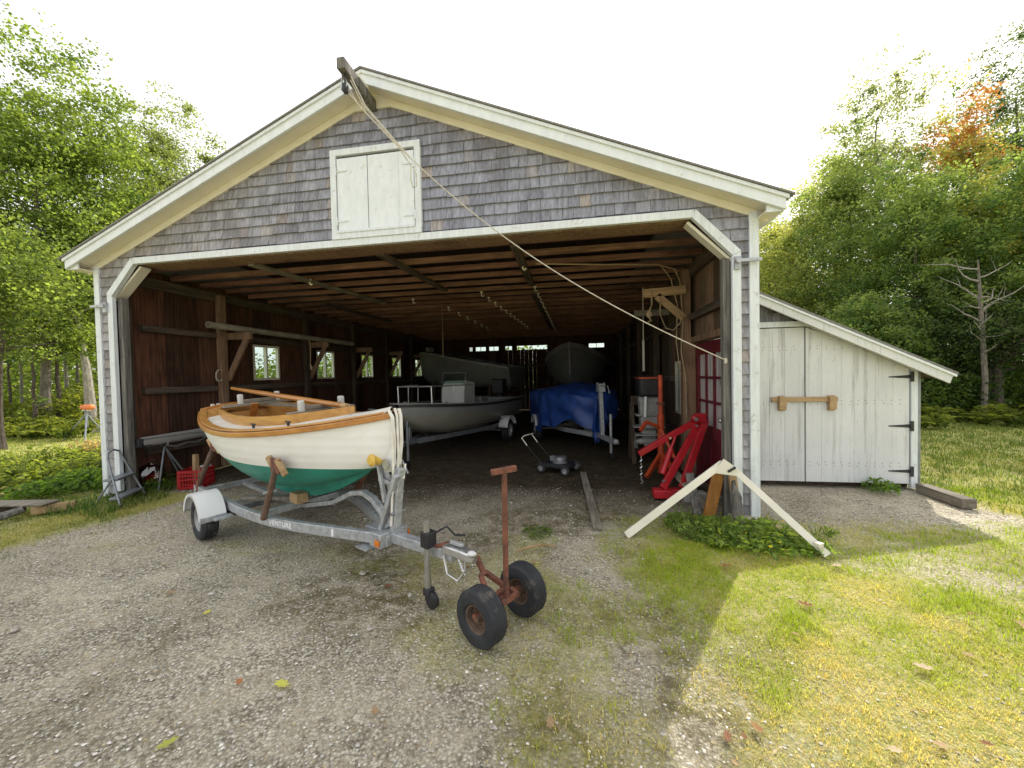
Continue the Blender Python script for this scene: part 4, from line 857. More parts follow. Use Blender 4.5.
# tarp-covered boat
TH3 = R(-74); T3 = V((2.96,2.42,0))
simple_trailer('boat_trailer', 'bare galvanized trailer with tall winch post under the blue tarp', T3, TH3, 3.0, .78, 1.36, 'galv')
dg = thing('dinghy', 'small dark dinghy hull almost hidden under the blue tarp', 'boat', T3, TH3)
st = smooth_st([(-.75,.05,1.18,.95),(-.9,.22,1.17,.75),(-1.2,.45,1.16,.60),(-2.0,.72,1.14,.53),(-3.4,.70,1.12,.53)], 18)
mb = MB(); hull(mb, st, 10, None, .45, 1.4); mb.build('hull', 'hull_grey', dg)
tp = thing('tarp', 'crinkled bright blue tarp draped over a boat on its trailer', 'tarp', T3, TH3)
def build_tarp():
    n, k = 40, 46; vs = []; fs = []
    for i in range(n+1):
        u = -.72 - 2.9*i/n; bw_ = float(np.interp(-u, [.72,.9,1.2,2.0,3.6], [.10,.30,.52,.80,.80])); zt = float(np.interp(-u, [.72,1.0,1.8,2.6,3.6],[1.22,1.30,1.40,1.36,1.22]))
        drop = .72 + .16*math.sin(u*2.1+.6) + .07*math.sin(u*7)
        for j in range(k+1):
            s = -1+2*j/k; sg = 1 if s >= 0 else -1; a = abs(s)
            if a < .45: y = bw_*(a/.45)**.85; z = zt - (zt-1.19)*(a/.45)**1.6
            else: q = (a-.45)/.55; y = bw_+.03+.02*math.sin(u*11+sg)*q; z = 1.19 - q*(drop if sg < 0 else .5)
            wr = .022*math.sin(u*13+s*5+2*math.sin(u*3))*(.3+a) + .018*math.sin(s*17+u*9)
            x = u + (.05*math.sin(s*9) if i == 0 else 0)
            vs.append((x, sg*(y+wr*(a > .3)), z + wr*.7*(a < .6) + random.uniform(-.006,.006)))
    for i in range(n):
        for j in range(k): q = i*(k+1)+j; fs.append((q,q+1,q+k+2,q+k+1))
    # front flap hanging over the stem
    mb = MB(); mb.add(vs, fs)
    b0 = len(mb.v); m_ = 10; vs2 = []; fs2 = []
    for r_ in range(m_+1):
        for j in range(k+1):
            x, y, z = vs[j]; zz = z - (r_/m_)*max(.0, z-.34-.12*math.sin(j*.5))*.95
            vs2.append((x+.01+.05*math.sin(r_*.6), y*(1-.25*r_/m_), zz))
    for r_ in range(m_):
        for j in range(k): q = r_*(k+1)+j; fs2.append((q,q+1,q+k+2,q+k+1))
    mb.add(vs2, fs2); mb.build('cover', 'tarp', tp)
build_tarp()

# ------------------------------------------------------------------ small things inside
lm = thing('lawn_mower', 'black push lawn mower with folded-up handle on the barn floor', 'lawn mower', (2.04,1.95,0), R(-25)); lm.scale = (.86,.86,.86)
mb = MB(); mb.prism([(.30,-.10,.10),(.22,-.22,.10),(-.22,-.22,.10),(-.30,-.12,.10),(-.30,.12,.10),(-.22,.22,.10),(.22,.22,.10),(.30,.10,.10)],(0,0,.08)); mb.build('deck', 'black', lm, .02)
mb = MB(); mb.lathe([(.001,.30),(.09,.29),(.11,.25),(.11,.20),(.14,.19),(.14,.17),(.001,.17)], (.03,0,0), n=18); mb.box((.03,.12,.24),(.12,.10,.08)); mb.box((-.10,-.02,.25),(.10,.10,.10)); mb.build('engine', 'galv_dark', lm, .006)
for x in (-.25,.25):
    for y in (-.24,.24): wheel(lm, (x,y,.09), .09, .045, 'rim_grey', .05, spokes=3)
hmb = MB(); hmb.tube([(-.24,-.2,.15),(-.62,-.2,.52)], .011, 8); hmb.tube([(-.24,.2,.15),(-.62,.2,.52)], .011, 8); hh = hmb.build('handle', 'black', lm)
mb = MB(); mb.tube([(-.58,-.2,.48),(-.70,-.2,.62),(-.66,-.16,.66),(-.66,.16,.66),(-.70,.2,.62),(-.58,.2,.48)], .012, 8); mb.build('grip', 'cream_wood', hh)

mb = MB(); mb.beam((2.43,1.8,.022),(2.54,-.40,.022),.095,.035); o = mb.build('plank', 'grey_plank', None, .004); tag(o, 'long grey weathered plank lying flat on the dirt floor', 'plank')
mb = MB(); mb.tube([(1.80,-1.0,.02),(1.90,-.96,.045),(2.02,-.90,.05),(2.14,-.86,.02)], [.008,.012,.012,.007], 7); o = mb.build('branch', 'tan_wood', None); tag(o, 'thin curved bare branch lying on gravel behind the dolly', 'branch')

ms = thing('mast', 'grey aluminium mast with rigging lying along the left barn wall', 'mast', (-3.85,.6,.7))
A_, B_ = V((-3.85,.20,.735)), V((-3.80,5.2,.80))
mb = MB(); mb.sweep([A_, B_], [(.045*math.cos(a),.075*math.sin(a)) for a in np.linspace(0,2*math.pi,15)[:-1]]); mb.build('extrusion', 'alu', ms)
mb = MB(); mb.box(A_+V((-.01,-.03,0)),(.11,.07,.11)); mb.tube([A_+V((.02,-.05,-.04)),A_+V((.03,.10,-.10)),A_+V((.05,.32,-.09))], .012, 6); mb.box(A_+V((0,.02,-.05)),(.07,.22,.02)); mb.build('mast_cap', 'black_iron', ms, .006)
mb = MB(); mb.tube([A_+V((.07,.28,-.09)),A_+V((.09,.42,-.13)),A_+V((.07,.6,-.10)),A_+V((.09,.75,-.12)),A_+V((.06,.95,-.06))], .014, 6); mb.tube([A_+V((.04,.0,.05)),A_+V((.06,.9,.03)),A_+V((.05,2.4,.05))], .006, 5); mb.build('rigging', 'chrome', ms)
mp_ = thing('mast_stand', 'slim metal prop holding up the aluminium mast end', 'stand', (-3.84,.7,0))
mb = MB(); mb.tube([(-3.80,.86,0.0),(-3.86,.52,.62)], .014, 8); mb.tube([(-3.93,.84,0.0),(-3.86,.52,.62)], .012, 8); mb.tube([(-3.72,.30,.0),(-3.86,.52,.62)], .012, 8); mb.build('leg', 'grey_metal', mp_)
mb = MB(); mb.tube([(-3.94,.52,.69),(-3.92,.52,.645),(-3.86,.52,.62),(-3.80,.52,.645),(-3.78,.52,.69)], .012, 8); mb.build('cradle_top', 'galv', mp_)

mc = thing('milk_crate', 'red plastic milk crate on the ground by the trailer wheel', 'crate', (-3.42,.62,0), R(20))
def crate(t_, w_, d_, h_):
    mb = MB()
    for sx in (-1,1):
        for sy in (-1,1): mb.box((sx*(w_/2-.015),sy*(d_/2-.015),h_/2),(.03,.03,h_))
    for zz in (.015,.06,h_*.5,h_-.075,h_-.02):
        hh_ = .035 if zz > h_-.05 or zz < .03 else .016
        for s in (-1,1): mb.box((0,s*(d_/2-.006),zz),(w_-.06,.012,hh_)); mb.box((s*(w_/2-.006),0,zz),(.012,d_-.06,hh_))
    for k in np.linspace(-.38,.38,8):
        for s in (-1,1): mb.box((k*w_,s*(d_/2-.006),h_/2),(.012,.010,h_-.04)); mb.box((s*(w_/2-.006),k*d_,h_/2),(.010,.012,h_-.04))
    mb.build('lattice', 'red_plastic', t_)
    mb = MB(); mb.box((0,0,.012),(w_-.02,d_-.02,.012)); mb.build('bottom', 'red_plastic', t_)
crate(mc, .33, .33, .27)
mb = MB(); mb.beam((-3.50,.68,.02),(-3.56,.74,.46),.07,.05,up=(1,0,0)); o = mb.build('stake', 'tan_wood', None, .004); tag(o, 'short pale wooden offcut sticking up out of the red crate', 'wood offcut')

ss = thing('step_stool', 'grey metal folding step stool with a high hoop handle at the barn corner', 'step stool', (-3.72,-.08,0))
FA, FB, RA, RB = V((-3.45,-.36,0)), V((-3.73,.14,0)), V((-3.90,-.34,0)), V((-4.03,.02,0))
TA, TB = V((-3.76,-.27,.60)), V((-3.87,-.03,.60))
mb = MB(); mb.tube([FA, FA.lerp(TA,.5), TA, TA+V((-.015,.02,.07)), (TA+TB)/2+V((-.035,0,.105)), TB+V((-.015,-.02,.07)), TB, FB.lerp(TB,.5), FB], .013, 10); mb.build('front_frame', 'grey_metal', ss)
for r_, t_ in ((RA, FA.lerp(TA,.60)), (RB, FB.lerp(TB,.60))):
    mb = MB(); mb.tube([r_, t_], .011, 8); mb.build('rear_leg', 'grey_metal', ss)
for f, dep in ((.55,.15),(.17,.13)):
    a, b_ = FA.lerp(TA,f), FB.lerp(TB,f); mb = MB(); mb.beam(a+V((-.05,0,0)), b_+V((-.05,0,0)), dep, .03); mb.build('tread', 'grey_metal', ss, .006)
for f in (FA, FB, RA, RB):
    mb = MB(); mb.tube([f, f+V((0,0,.03))], .017, 8); mb.build('foot', 'black', ss)

pb = thing('plastic_bag', 'clear plastic bag with red scraps slumped against the left jamb', 'bag', (-4.0,.42,0))
mb = MB(); mb.ball((-4.0,.42,.19),(.15,.16,.19),9); mb.jitter(.018); mb.build('film', 'plastic_bag', pb, smooth=False)
mb = MB(); mb.ball((-3.97,.44,.13),(.09,.10,.10),6); mb.jitter(.02); mb.build('contents', 'red_plastic', pb)

rs = thing('roller_stand', 'orange topped tripod work stand on the sunny lawn beyond the barn', 'stand', (-11.55,4.5,0))
mb = MB(); mb.box((-11.5,4.5,.93),(.38,.16,.14)); mb.build('roller_head', 'orange_plastic', rs, .05)
mb = MB(); mb.tube([(-11.55,4.5,.86),(-11.55,4.5,.35)], .03, 8); mb.build('post', 'grey_metal', rs)
for dx, dy in ((-.62,-.15),(.30,-.25),(.10,.42)):
    mb = MB(); mb.tube([(-11.55,4.5,.74),(-11.55+dx,4.5+dy,0)], .022, 8); mb.build('leg', 'grey_metal', rs)
mb = MB(); mb.tube([(-11.69,4.5,.84),(-11.40,4.5,.84)], .02, 8); mb.build('collar', 'fender_white', rs)

# planks and logs at far left of the lawn edge
for i, (p, q, w_, h_, m, lb) in enumerate([
    ((-5.3,-.86,.145),(-4.12,-.62,.125),.20,.03,'grey_plank','weathered grey plank lying over short logs in the grass'),
    ((-4.75,-.88,.06),(-4.62,-.58,.06),.11,.11,'dark_timber','dark short timber block under the weathered grey plank'),
    ((-4.26,-.72,.055),(-4.02,-.45,.055),.09,.10,'tan_wood','pale split log under the tip of the weathered plank')]):
    mb = MB(); mb.beam(p,q,w_,h_); mb.jitter(.008); o = mb.build('plank' if i == 0 else 'log', m, None, .006); tag(o, lb, 'plank' if i == 0 else 'log')
mb = MB(); mb.tube([(-4.36,-1.08,.05),(-4.26,-.95,.08),(-4.22,-.82,.11)], [.045,.05,.04], 9); mb.jitter(.004); o = mb.build('log', 'grey_timber', None); tag(o, 'pale round log leaning on the end of the weathered plank', 'log')

# A-shaped brace of two cream boards
ab = thing('board_brace', 'pair of cream painted boards joined in a wide inverted V by the barn post', 'brace', (3.7,-.4,0))
P0, P1, P2 = V((2.80,-.54,.02)), V((3.80,-.17,.655)), V((4.42,-.76,.02))
P1b = V((3.90,-.19,.60))
def slab(a, b_, w_, th):
    d = (b_-a).normalized(); nrm = V((0,-1,0)); nrm = (nrm - d*nrm.dot(d)).normalized(); return (a, b_, th, w_, tuple(d.cross(nrm)))
mb = MB(); a = slab(P0, P1, .072, .02); mb.beam(a[0],a[1],a[2],a[3],up=a[4]); mb.build('board', 'cream_wood', ab, .003)
mb = MB(); a = slab(P1b, P2, .062, .02); mb.beam(a[0],a[1],a[2],a[3],up=a[4]); mb.build('board', 'cream_wood', ab, .003)
mb = MB(); mb.prism([(3.70,-.195,.565),(3.80,-.20,.71),(3.945,-.215,.60),(3.965,-.215,.535)], (0,-.018,-.0)); mb.build('gusset', 'cream_wood', ab, .003)
mb = MB(); mb.beam((3.83,-.235,.585),(3.90,-.235,.632),.012,.02); mb.build('strap', 'black', ab)
mb = MB(); mb.box((4.37,-.725,.095),(.06,.05,.035), .5); mb.build('end_block', 'cream_wood', ab, .003)

# boards and stakes leaning at the right jamb
for i, (p, q, w_, h_, m, lb) in enumerate([
    ((3.72,.02,.0),(3.86,.08,.56),.03,.12,'orange_wood','orange-brown varnished board leaning at the right jamb'),
    ((3.66,.16,.0),(3.64,.42,.40),.025,.09,'grey_timber','narrow grey paddle-shaped board leaning in front of the red door'),
    ((3.84,.45,.0),(3.56,.95,.32),.02,.10,'grey_plank','split grey board slumped on rubble by the red door'),
    ((3.97,-.13,.0),(3.93,-.06,.52),.05,.07,'tan_wood','short tan board upright behind the cream brace')]):
    mb = MB(); mb.beam(p,q,w_,h_,up=(1,0,0)); o = mb.build('board', m, None, .004); tag(o, lb, 'board')
mb = MB(); mb.tube([(3.95,-.20,.0),(3.935,-.17,.16),(3.945,-.14,.30),(3.93,-.10,.46)], [.05,.055,.045,.012], 7); mb.jitter(.012); o = mb.build('stump', 'grey_timber', None, smooth=False); tag(o, 'splintered grey post stub standing in weeds at the right jamb', 'post stub')
mb = MB(); mb.box((4.06,-.02,.035),(.30,.16,.07)); mb.jitter(.012); o = mb.build('stone', 'stone', None, .02); tag(o, 'flat pale footing stone under the right corner board', 'stone')
mb = MB(); mb.box((3.78,.68,.05),(.26,.2,.10)); mb.jitter(.025); o = mb.build('rubble', 'engine_grey', None, .01); tag(o, 'lump of grey rubble beneath the red hoist feet', 'rubble')

# timber sleeper by the shed
mb = MB(); mb.beam((6.66,1.30,.055),(6.64,.66,.055),.13,.11); mb.jitter(.008); o = mb.build('timber_beam', 'grey_plank', None, .008); tag(o, 'thick weathered timber lying on the grass at the shed corner', 'timber')

# red folded engine hoist
eh = thing('engine_hoist', 'bright red folded engine hoist standing before the red door', 'engine hoist', (3.55,.9,0))
mb = MB(); mb.rect([(3.40,.70,.13),(3.95,1.10,.90)], .05, .085, up=(-1,0,1)); mb.build('leg', 'red_paint', eh, .005)
mb = MB(); mb.rect([(3.64,.74,.13),(4.03,1.08,.95)], .05, .085, up=(-1,0,1)); mb.build('leg', 'red_paint', eh, .005)
mb = MB(); mb.rect([(3.16,1.0,.50),(3.55,1.06,.72),(3.96,1.12,.95)], .06, .075); bm_ = mb.build('boom', 'red_paint', eh, .005)
mb = MB()
for k in range(7): mb.tube([(3.19+.012*(k % 2),1.0,.47-.045*k),(3.19-.012*(k % 2),1.0,.44-.045*k)], .010, 6)
mb.tube([(3.19,1.0,.16),(3.21,1.0,.12),(3.18,1.0,.10)], .011, 6); mb.build('chain', 'chrome', bm_)
mb = MB(); mb.tube([(3.42,.82,.28),(3.56,.95,.58)], .038, 12); mb.tube([(3.56,.95,.58),(3.63,1.0,.74)], .018, 10); mb.build('ram', 'red_paint', eh)
mb = MB(); mb.box((3.40,.70,.07),(.24,.16,.10)); mb.box((3.66,.80,.06),(.26,.14,.09)); mb.build('base', 'red_paint', eh, .008)
mb = MB(); mb.box((3.96,1.06,.98),(.13,.10,.12)); mb.ball((3.88,1.02,.98),(.05,.04,.05),6); mb.build('pivot', 'red_paint', eh, .008)
mb = MB(); mb.tube([(3.88,.96,.97),(3.88,1.15,.97)], .025, 10); mb.tube([(3.90,.98,.88),(3.90,1.1,.88)], .014, 8); mb.tube([(3.56,.97,.72),(3.56,1.12,.72)], .014, 8); mb.tube([(3.46,.74,.22),(3.40,.70,.22)], .014, 8); mb.build('bolt', 'chrome', eh)
mb = MB(); mb.lathe([(.001,-.02),(.04,-.02),(.05,-.01),(.05,.01),(.04,.02),(.001,.02)], (3.34,.74,.05), (0,1,0), 14); mb.lathe([(.001,-.02),(.04,-.02),(.05,-.01),(.05,.01),(.04,.02),(.001,.02)], (3.78,.86,.05), (0,1,0), 14); mb.build('caster', 'black', eh)
# orange upright hoist behind
oc = thing('workshop_crane', 'orange upright workshop crane mast behind the red hoist', 'crane', (3.55,1.7,0))
mb = MB(); mb.tube([(3.60,1.75,.06),(3.60,1.75,.95)], .05, 12); mb.tube([(3.60,1.75,.95),(3.60,1.75,1.55)], .034, 12); mb.build('mast', 'orange_paint', oc)
mb = MB(); mb.lathe([(.056,-.02),(.062,0),(.056,.02)], (3.60,1.75,1.12), n=14); mb.build('collar', 'rust', oc)
for q in ((3.34,1.52,.05),(3.80,1.42,.05),(3.62,2.15,.05)):
    mb = MB(); mb.beam((3.60,1.75,.36),q,.05,.06); mb.build('leg', 'orange_paint', oc, .005)
mb = MB(); mb.beam((3.60,1.75,.75),(3.36,1.58,.86),.05,.05); mb.beam((3.36,1.58,.86),(3.26,1.5,.74),.04,.05); mb.tube([(3.60,1.72,.72),(3.74,1.5,.34)], .028, 10); mb.build('arm', 'orange_paint', oc, .005)
# outboard motor on a stand
ob = thing('outboard_motor', 'old grey outboard motor with black cowl clamped to a stand', 'outboard motor', (3.55,2.6,0))
mb = MB(); mb.box((3.56,2.6,1.35),(.34,.46,.34)); cw = mb.build('cowl', 'black', ob, .05)
mb = MB(); mb.box((3.56,2.6,1.50),(.345,.465,.03)); mb.build('stripe', 'orange_paint', cw, .004)
mb = MB(); mb.prism([(3.40,2.48,1.18),(3.74,2.48,1.18),(3.72,2.48,.62),(3.44,2.48,.62)],(0,.24,0)); mb.build('midsection', 'engine_grey', ob, .02)
for zz, w_ in ((.86,.42),(.66,.50),(.52,.44)):
    mb = MB(); mb.box((3.56,2.6,zz),(w_,.30,.025)); mb.build('cavitation_plate', 'engine_grey', ob, .006)
mb = MB(); mb.prism([(3.44,2.56,.62),(3.70,2.56,.62),(3.66,2.56,.28),(3.52,2.56,.22)],(0,.08,0)); mb.lathe([(.001,-.24),(.06,-.14),(.07,.1),(.04,.18),(.001,.2)], (3.56,2.6,.40), (1,0,0), 12); mb.build('gearcase', 'engine_grey', ob, .01)
mb = MB()
for k in range(3): a = 2.1*k; mb.beam((3.36,2.6,.40),(3.35,2.6+.13*math.cos(a),.40+.13*math.sin(a)),.012,.09,up=(.5,.6,.3))
mb.build('propeller', 'chrome', ob)
mb = MB(); mb.tube([(3.50,2.42,1.2),(3.48,2.38,.84)], .022, 8); mb.build('tiller', 'fender_white', ob)
stn = thing('motor_stand', 'dark timber trestle holding the old outboard motor', 'stand', (3.6,2.8,0))
mb = MB(); mb.beam((3.30,2.79,1.10),(3.86,2.79,1.10),.05,.16); mb.build('rail', 'dark_timber', stn, .004)
for x in (3.32,3.84):
    mb = MB(); mb.beam((x,2.78,1.06),(x,2.55,0.),.05,.07,up=(1,0,0)); mb.build('leg', 'dark_timber', stn, .004)
    mb = MB(); mb.beam((x,2.80,1.06),(x,3.08,0.),.05,.07,up=(1,0,0)); mb.build('leg', 'dark_timber', stn, .004)

# pipe on the wall brackets, coils and cords
mb = MB(); mb.lathe([(.046,0),(.055,0),(.055,4.2),(.046,4.2)], (-3.70,1.16,2.545), (0,1,0), 18); o = mb.build('plastic_pipe', 'pvc', None); tag(o, 'long pale plastic pipe lying on the wall brackets', 'pipe')
def coil(mb, c, r, n=4, ax=(1,0,0), th=.009, el=1.5):
    pts = []
    for i in range(n*18):
        a = 2*math.pi*i/18; q = r*(1+.06*math.sin(i*.7)); pts.append((c[0]+.006*math.sin(i), c[1]+q*math.cos(a), c[2]+el*q*math.sin(a)))
    mb.tube(pts, th, 6)
mb = MB(); coil(mb, (-4.0,1.62,1.70), .07, 4); o = mb.build('rope_coil', 'rope', None); tag(o, 'coiled pale rope hanging on the first post of the left wall', 'rope')
mb = MB(); mb.tube([(3.50,1.80,2.88),(3.50,1.80,2.62),(3.46,1.8,2.52)], .012, 6); mb.ball((3.46,1.80,2.48),(.045,.03,.06),6); mb.tube([(3.46,1.8,2.43),(3.49,1.8,2.38),(3.44,1.8,2.36)], .012, 6); o = mb.build('rope_block', 'rope_tan', None); tag(o, 'tan rope block and hook hanging from the wooden bracket arm', 'pulley')
mb = MB(); mb.tube([(3.62,1.79,2.74),(3.62,1.79,2.45),(3.70,1.79,2.26),(3.80,1.79,2.22),(3.90,1.79,2.32),(3.95,1.79,2.46)], .009, 6); o = mb.build('rope_loop', 'rope_tan', None); tag(o, 'slack tan rope loop under the right-hand bracket brace', 'rope')
mb = MB(); mb.tube([(1.8,1.2,3.19),(2.8,1.45,3.18),(3.55,1.6,3.17),(3.82,1.72,3.12),(3.92,1.84,2.95),(3.96,1.85,2.4),(3.93,1.85,1.9),(3.99,1.85,1.5),(4.0,1.85,.9)], .011, 6); mb.tube([(3.6,1.62,3.16),(3.78,1.80,3.0),(3.88,1.84,2.6),(3.86,1.85,2.05),(3.91,1.85,1.6)], .009, 6); o = mb.build('cable', 'rope_tan', None); tag(o, 'tan cable strung along the ceiling and down the right post', 'cable')
mb = MB(); mb.tube([(-.62,4.0,3.22),(-.62,4.0,2.05)], .005, 5); o = mb.build('cord', 'rope_tan', None); tag(o, 'thin straight cord hanging from the ceiling over the motorboat', 'cord')
mb = MB(); mb.tube([(-3.7,3.62,2.50),(-3.70,3.66,2.35),(-3.66,3.6,2.1),(-3.7,3.64,1.9)], .012, 6); mb.ball((-3.68,3.64,1.86),(.03,.03,.06),6); o = mb.build('rope_tail', 'rope_tan', None); tag(o, 'knotted tan rope end hanging from the plastic pipe', 'rope')
mb = MB(); mb.tube([(3.62,3.3,3.2),(3.62,3.3,2.2)], .010, 6); mb.tube([(3.62,3.3,2.2),(3.62,3.3,1.62)], .022, 6); o = mb.build('tie_rod', 'cream_wood', None); tag(o, 'pale rod hanging upright above the outboard motor', 'rod')

# hoist rope
def sag(a, b_, s, n=24):
    a, b_ = V(a), V(b_); return [a.lerp(b_, i/n) + V((0,0,-4*s*(i/n)*(1-i/n)*(1.25-.5*i/n))) for i in range(n+1)]
hr = thing('hoist_rope', 'long pale hoist rope slung from the gable beam to the right jamb', 'rope', (.0,-.5,4.6))
main = sag((.02,-.58,4.62), (3.925,.02,1.70), .36)
mb = MB(); mb.tube(main, .0062, 8); mb.build('line', 'rope', hr)
for dx, dy in ((-.05,.03),(.045,.02),(.015,.05)):
    mb = MB(); mb.tube([V((.02+dx,-.58+dy,4.77)), main[1]+V((dx*.7,0,.03)), main[3]+V((dx*.3,0,.010)), main[4]+V((0,0,.003))], .006, 6); mb.build('fall', 'rope', hr)
e_ = main[4]; mb = MB(); mb.tube([main[3]+V((0,0,.006)), e_+V((-.01,.02,-.06)), e_+V((-.02,.03,-.20)), e_+V((.0,.03,-.29)), e_+V((.04,.03,-.28)), e_+V((.045,.03,-.16)), e_+V((.01,.02,-.08))], .006, 6); mb.build('loose_end', 'rope', hr)
mb = MB(); mb.box((3.905,.02,1.70),(.03,.03,.06)); mb.build('knot', 'rope', hr, .008)
#__PART2__
# ------------------------------------------------------------------ ground
def sst(a, b, x): t = np.clip((x-a)/(b-a), 0, 1); return t*t*(3-2*t)
def vnoise(x, y, s, seed=0):
    """smooth value noise on arrays"""
    x, y = np.asarray(x, float)*s + seed*17.3, np.asarray(y, float)*s + seed*9.1
    xi, yi = np.floor(x), np.floor(y); xf, yf = x-xi, y-yi; xf = xf*xf*(3-2*xf); yf = yf*yf*(3-2*yf)
    h = lambda a, b: np.modf(np.abs(np.sin(a*127.1+b*311.7+seed)*43758.5453))[0]
    return (h(xi,yi)*(1-xf)+h(xi+1,yi)*xf)*(1-yf) + (h(xi,yi+1)*(1-xf)+h(xi+1,yi+1)*xf)*yf
def fbm(x, y, s, seed=0): return .5*vnoise(x,y,s,seed)+.3*vnoise(x,y,s*2.1,seed+1)+.2*vnoise(x,y,s*4.3,seed+2)
def grass_mask(x, y):
    x = np.asarray(x, float); y = np.asarray(y, float); n = fbm(x, y, 1.1, 3)-.5; n2 = fbm(x, y, 2.6, 8)-.5
    right = sst(2.85, 3.6, x + n*1.5 + .18*(y+2)) * sst(.25, -.25, y + .35*n - .10*(x-3.4)*(x > 3.4))
    drive = sst(4.1, 4.6, x) * sst(-1.15, -.55, y + n*.7 + .24*(x-4.5)) * sst(7.4, 6.7, x - .15*(1.4-y) + n)
    right = right*(1-.93*drive) 
    far_r = sst(6.5, 7.1, x + .5*n + .25*np.minimum(0, y-1)) * (1-.0*x)
    left = sst(-2.75, -3.35, x + n*1.2 - .22*(y+1)) * sst(.9, .3, y + .2*n + (x < -4.2)*-50)
    left = np.maximum(left, sst(-4.15, -4.35, x))
    tuft = .75*sst(.62, .76, fbm(x, y, .9, 21)) * (y < .3)
    edge = .55*sst(2.2, 2.8, x+n)*sst(.9, .2, np.abs(y+.45))
    g = np.maximum.reduce([right, far_r, left, tuft*.6, edge]); inside = (np.abs(x) < 4.15) & (y > .3)
    return np.clip(g*(1+.5*n2), 0, 1)*np.where(inside, .12, 1)
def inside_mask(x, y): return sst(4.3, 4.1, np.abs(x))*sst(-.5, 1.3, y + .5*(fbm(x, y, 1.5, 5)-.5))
def moss_mask(x, y):
    return sst(.44, .66, fbm(x, y, .75, 11)) * sst(-.3, 1.4, x+ .3*y + 1.2)*sst(3.9, 3.2, x) + .7*sst(1.7, 2.6, x + .6*(fbm(x, y, 1.3, 77)-.5))*sst(3.9, 3.3, x)*sst(.45,.6,fbm(x, y, 1.9, 78)) + .55*sst(.58, .70, fbm(x, y, 1.3, 14))
def build_ground():
    near = np.arange(-7, 9.01, .12); xs = np.concatenate([[-600,-250,-120,-60,-35,-24,-17,-13,-10.5,-8.6], near, [10,12,15,20,30,50,90,200,600]])
    neary = np.arange(-5, 4.01, .12); ys = np.concatenate([[-300,-100,-40,-20,-10,-7], neary, [4.6,5.4,6.4,7.6,9,11,13,16,20,26,40,70,150,400,900]])
    X, Y = np.meshgrid(xs, ys, indexing='ij'); x, y = X.ravel(), Y.ravel()
    z = -.012 + .012*(fbm(x, y, 1.2, 2)-.5)*(np.abs(x) < 12)
    n, m_ = len(xs), len(ys); i, j = np.meshgrid(np.arange(n-1), np.arange(m_-1), indexing='ij'); a = (i*m_+j).ravel()
    f = np.stack([a, a+m_, a+m_+1, a+1], 1).ravel()
    cols = np.stack([grass_mask(x, y), inside_mask(x, y), np.clip(moss_mask(x, y), 0, 1)], 1)
    m, t, b, o = nt('ground_mix')
    at = N(t, 'ShaderNodeAttribute', attribute_name='Col'); sep = N(t, 'ShaderNodeSeparateColor'); t.links.new(at.outputs['Color'], sep.inputs[0])
    tc = N(t, 'ShaderNodeTexCoord')
    def vor(scale, feat='F1', rnd=1.):
        v = N(t, 'ShaderNodeTexVoronoi', feature=feat); v.inputs['Scale'].default_value = scale; v.inputs['Randomness'].default_value = rnd; t.links.new(tc.outputs['Object'], v.inputs['Vector']); return v
    v1 = vor(66); v2 = vor(28); v3 = vor(140)
    sepc = N(t, 'ShaderNodeSeparateColor'); t.links.new(v1.outputs['Color'], sepc.inputs[0])
    stone = ramp(t, sepc.outputs[0], [(0, (.22,.19,.145)), (.3, (.44,.395,.315)), (.65, (.60,.55,.455)), (.9, (.80,.755,.65)), (1., (.95,.92,.83))]).outputs[0]
    dk = ramp(t, v1.outputs['Distance'], [(.18, 1), (.72, .42)]); stone = mix(t, 1., stone, dk.outputs[0], 'MULTIPLY')  # darker between stones: crevice shade put into the gravel colour
    nf = noise(t, 105, 5, .8); fine = ramp(t, nf.outputs['Fac'], [(.30, (.24,.21,.155)), (.70, (.84,.77,.63))]).outputs[0]
    nm = noise(t, 3.2, 6, .75); msk = ramp(t, nm.outputs['Fac'], [(.42, .1), (.66, .75)])
    grav = mix(t, msk.outputs[0], stone, fine)
    nl = noise(t, .8, 5, .6, loc=(4,4,0)); big = ramp(t, nl.outputs['Fac'], [(.3, (1.0,.98,.93)), (.7, (1.44,1.42,1.36))]); grav = mix(t, 1., grav, big.outputs[0], 'MULTIPLY')
    nmo = noise(t, 7, 6, .75, loc=(1,8,0)); mo = N(t, 'ShaderNodeMath', operation='MULTIPLY'); t.links.new(sep.outputs[2], mo.inputs[0])
    mor = ramp(t, nmo.outputs['Fac'], [(.36, .1), (.60, 1)]); t.links.new(mor.outputs[0], mo.inputs[1])
    mossc = ramp(t, nf.outputs['Fac'], [(.3, (.07,.062,.028)), (.7, (.23,.19,.095))]).outputs[0]
    grav = mix(t, mo.outputs[0], grav, mossc)
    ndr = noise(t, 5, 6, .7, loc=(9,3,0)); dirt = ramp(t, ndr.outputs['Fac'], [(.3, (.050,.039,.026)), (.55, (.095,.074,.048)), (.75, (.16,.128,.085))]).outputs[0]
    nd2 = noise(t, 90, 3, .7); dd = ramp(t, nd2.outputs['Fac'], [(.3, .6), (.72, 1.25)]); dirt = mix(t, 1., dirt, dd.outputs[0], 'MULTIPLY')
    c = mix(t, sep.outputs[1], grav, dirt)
    ng = noise(t, 22, 6, .75, loc=(0,5,0)); gr = ramp(t, ng.outputs['Fac'], [(.26, (.15,.20,.02)), (.44, (.36,.39,.04)), (.60, (.58,.51,.14)), (.80, (.72,.62,.33))]).outputs[0]
    gm = N(t, 'ShaderNodeMath', operation='MULTIPLY_ADD'); gm.inputs[1].default_value = .8; t.links.new(sep.outputs[0], gm.inputs[0])
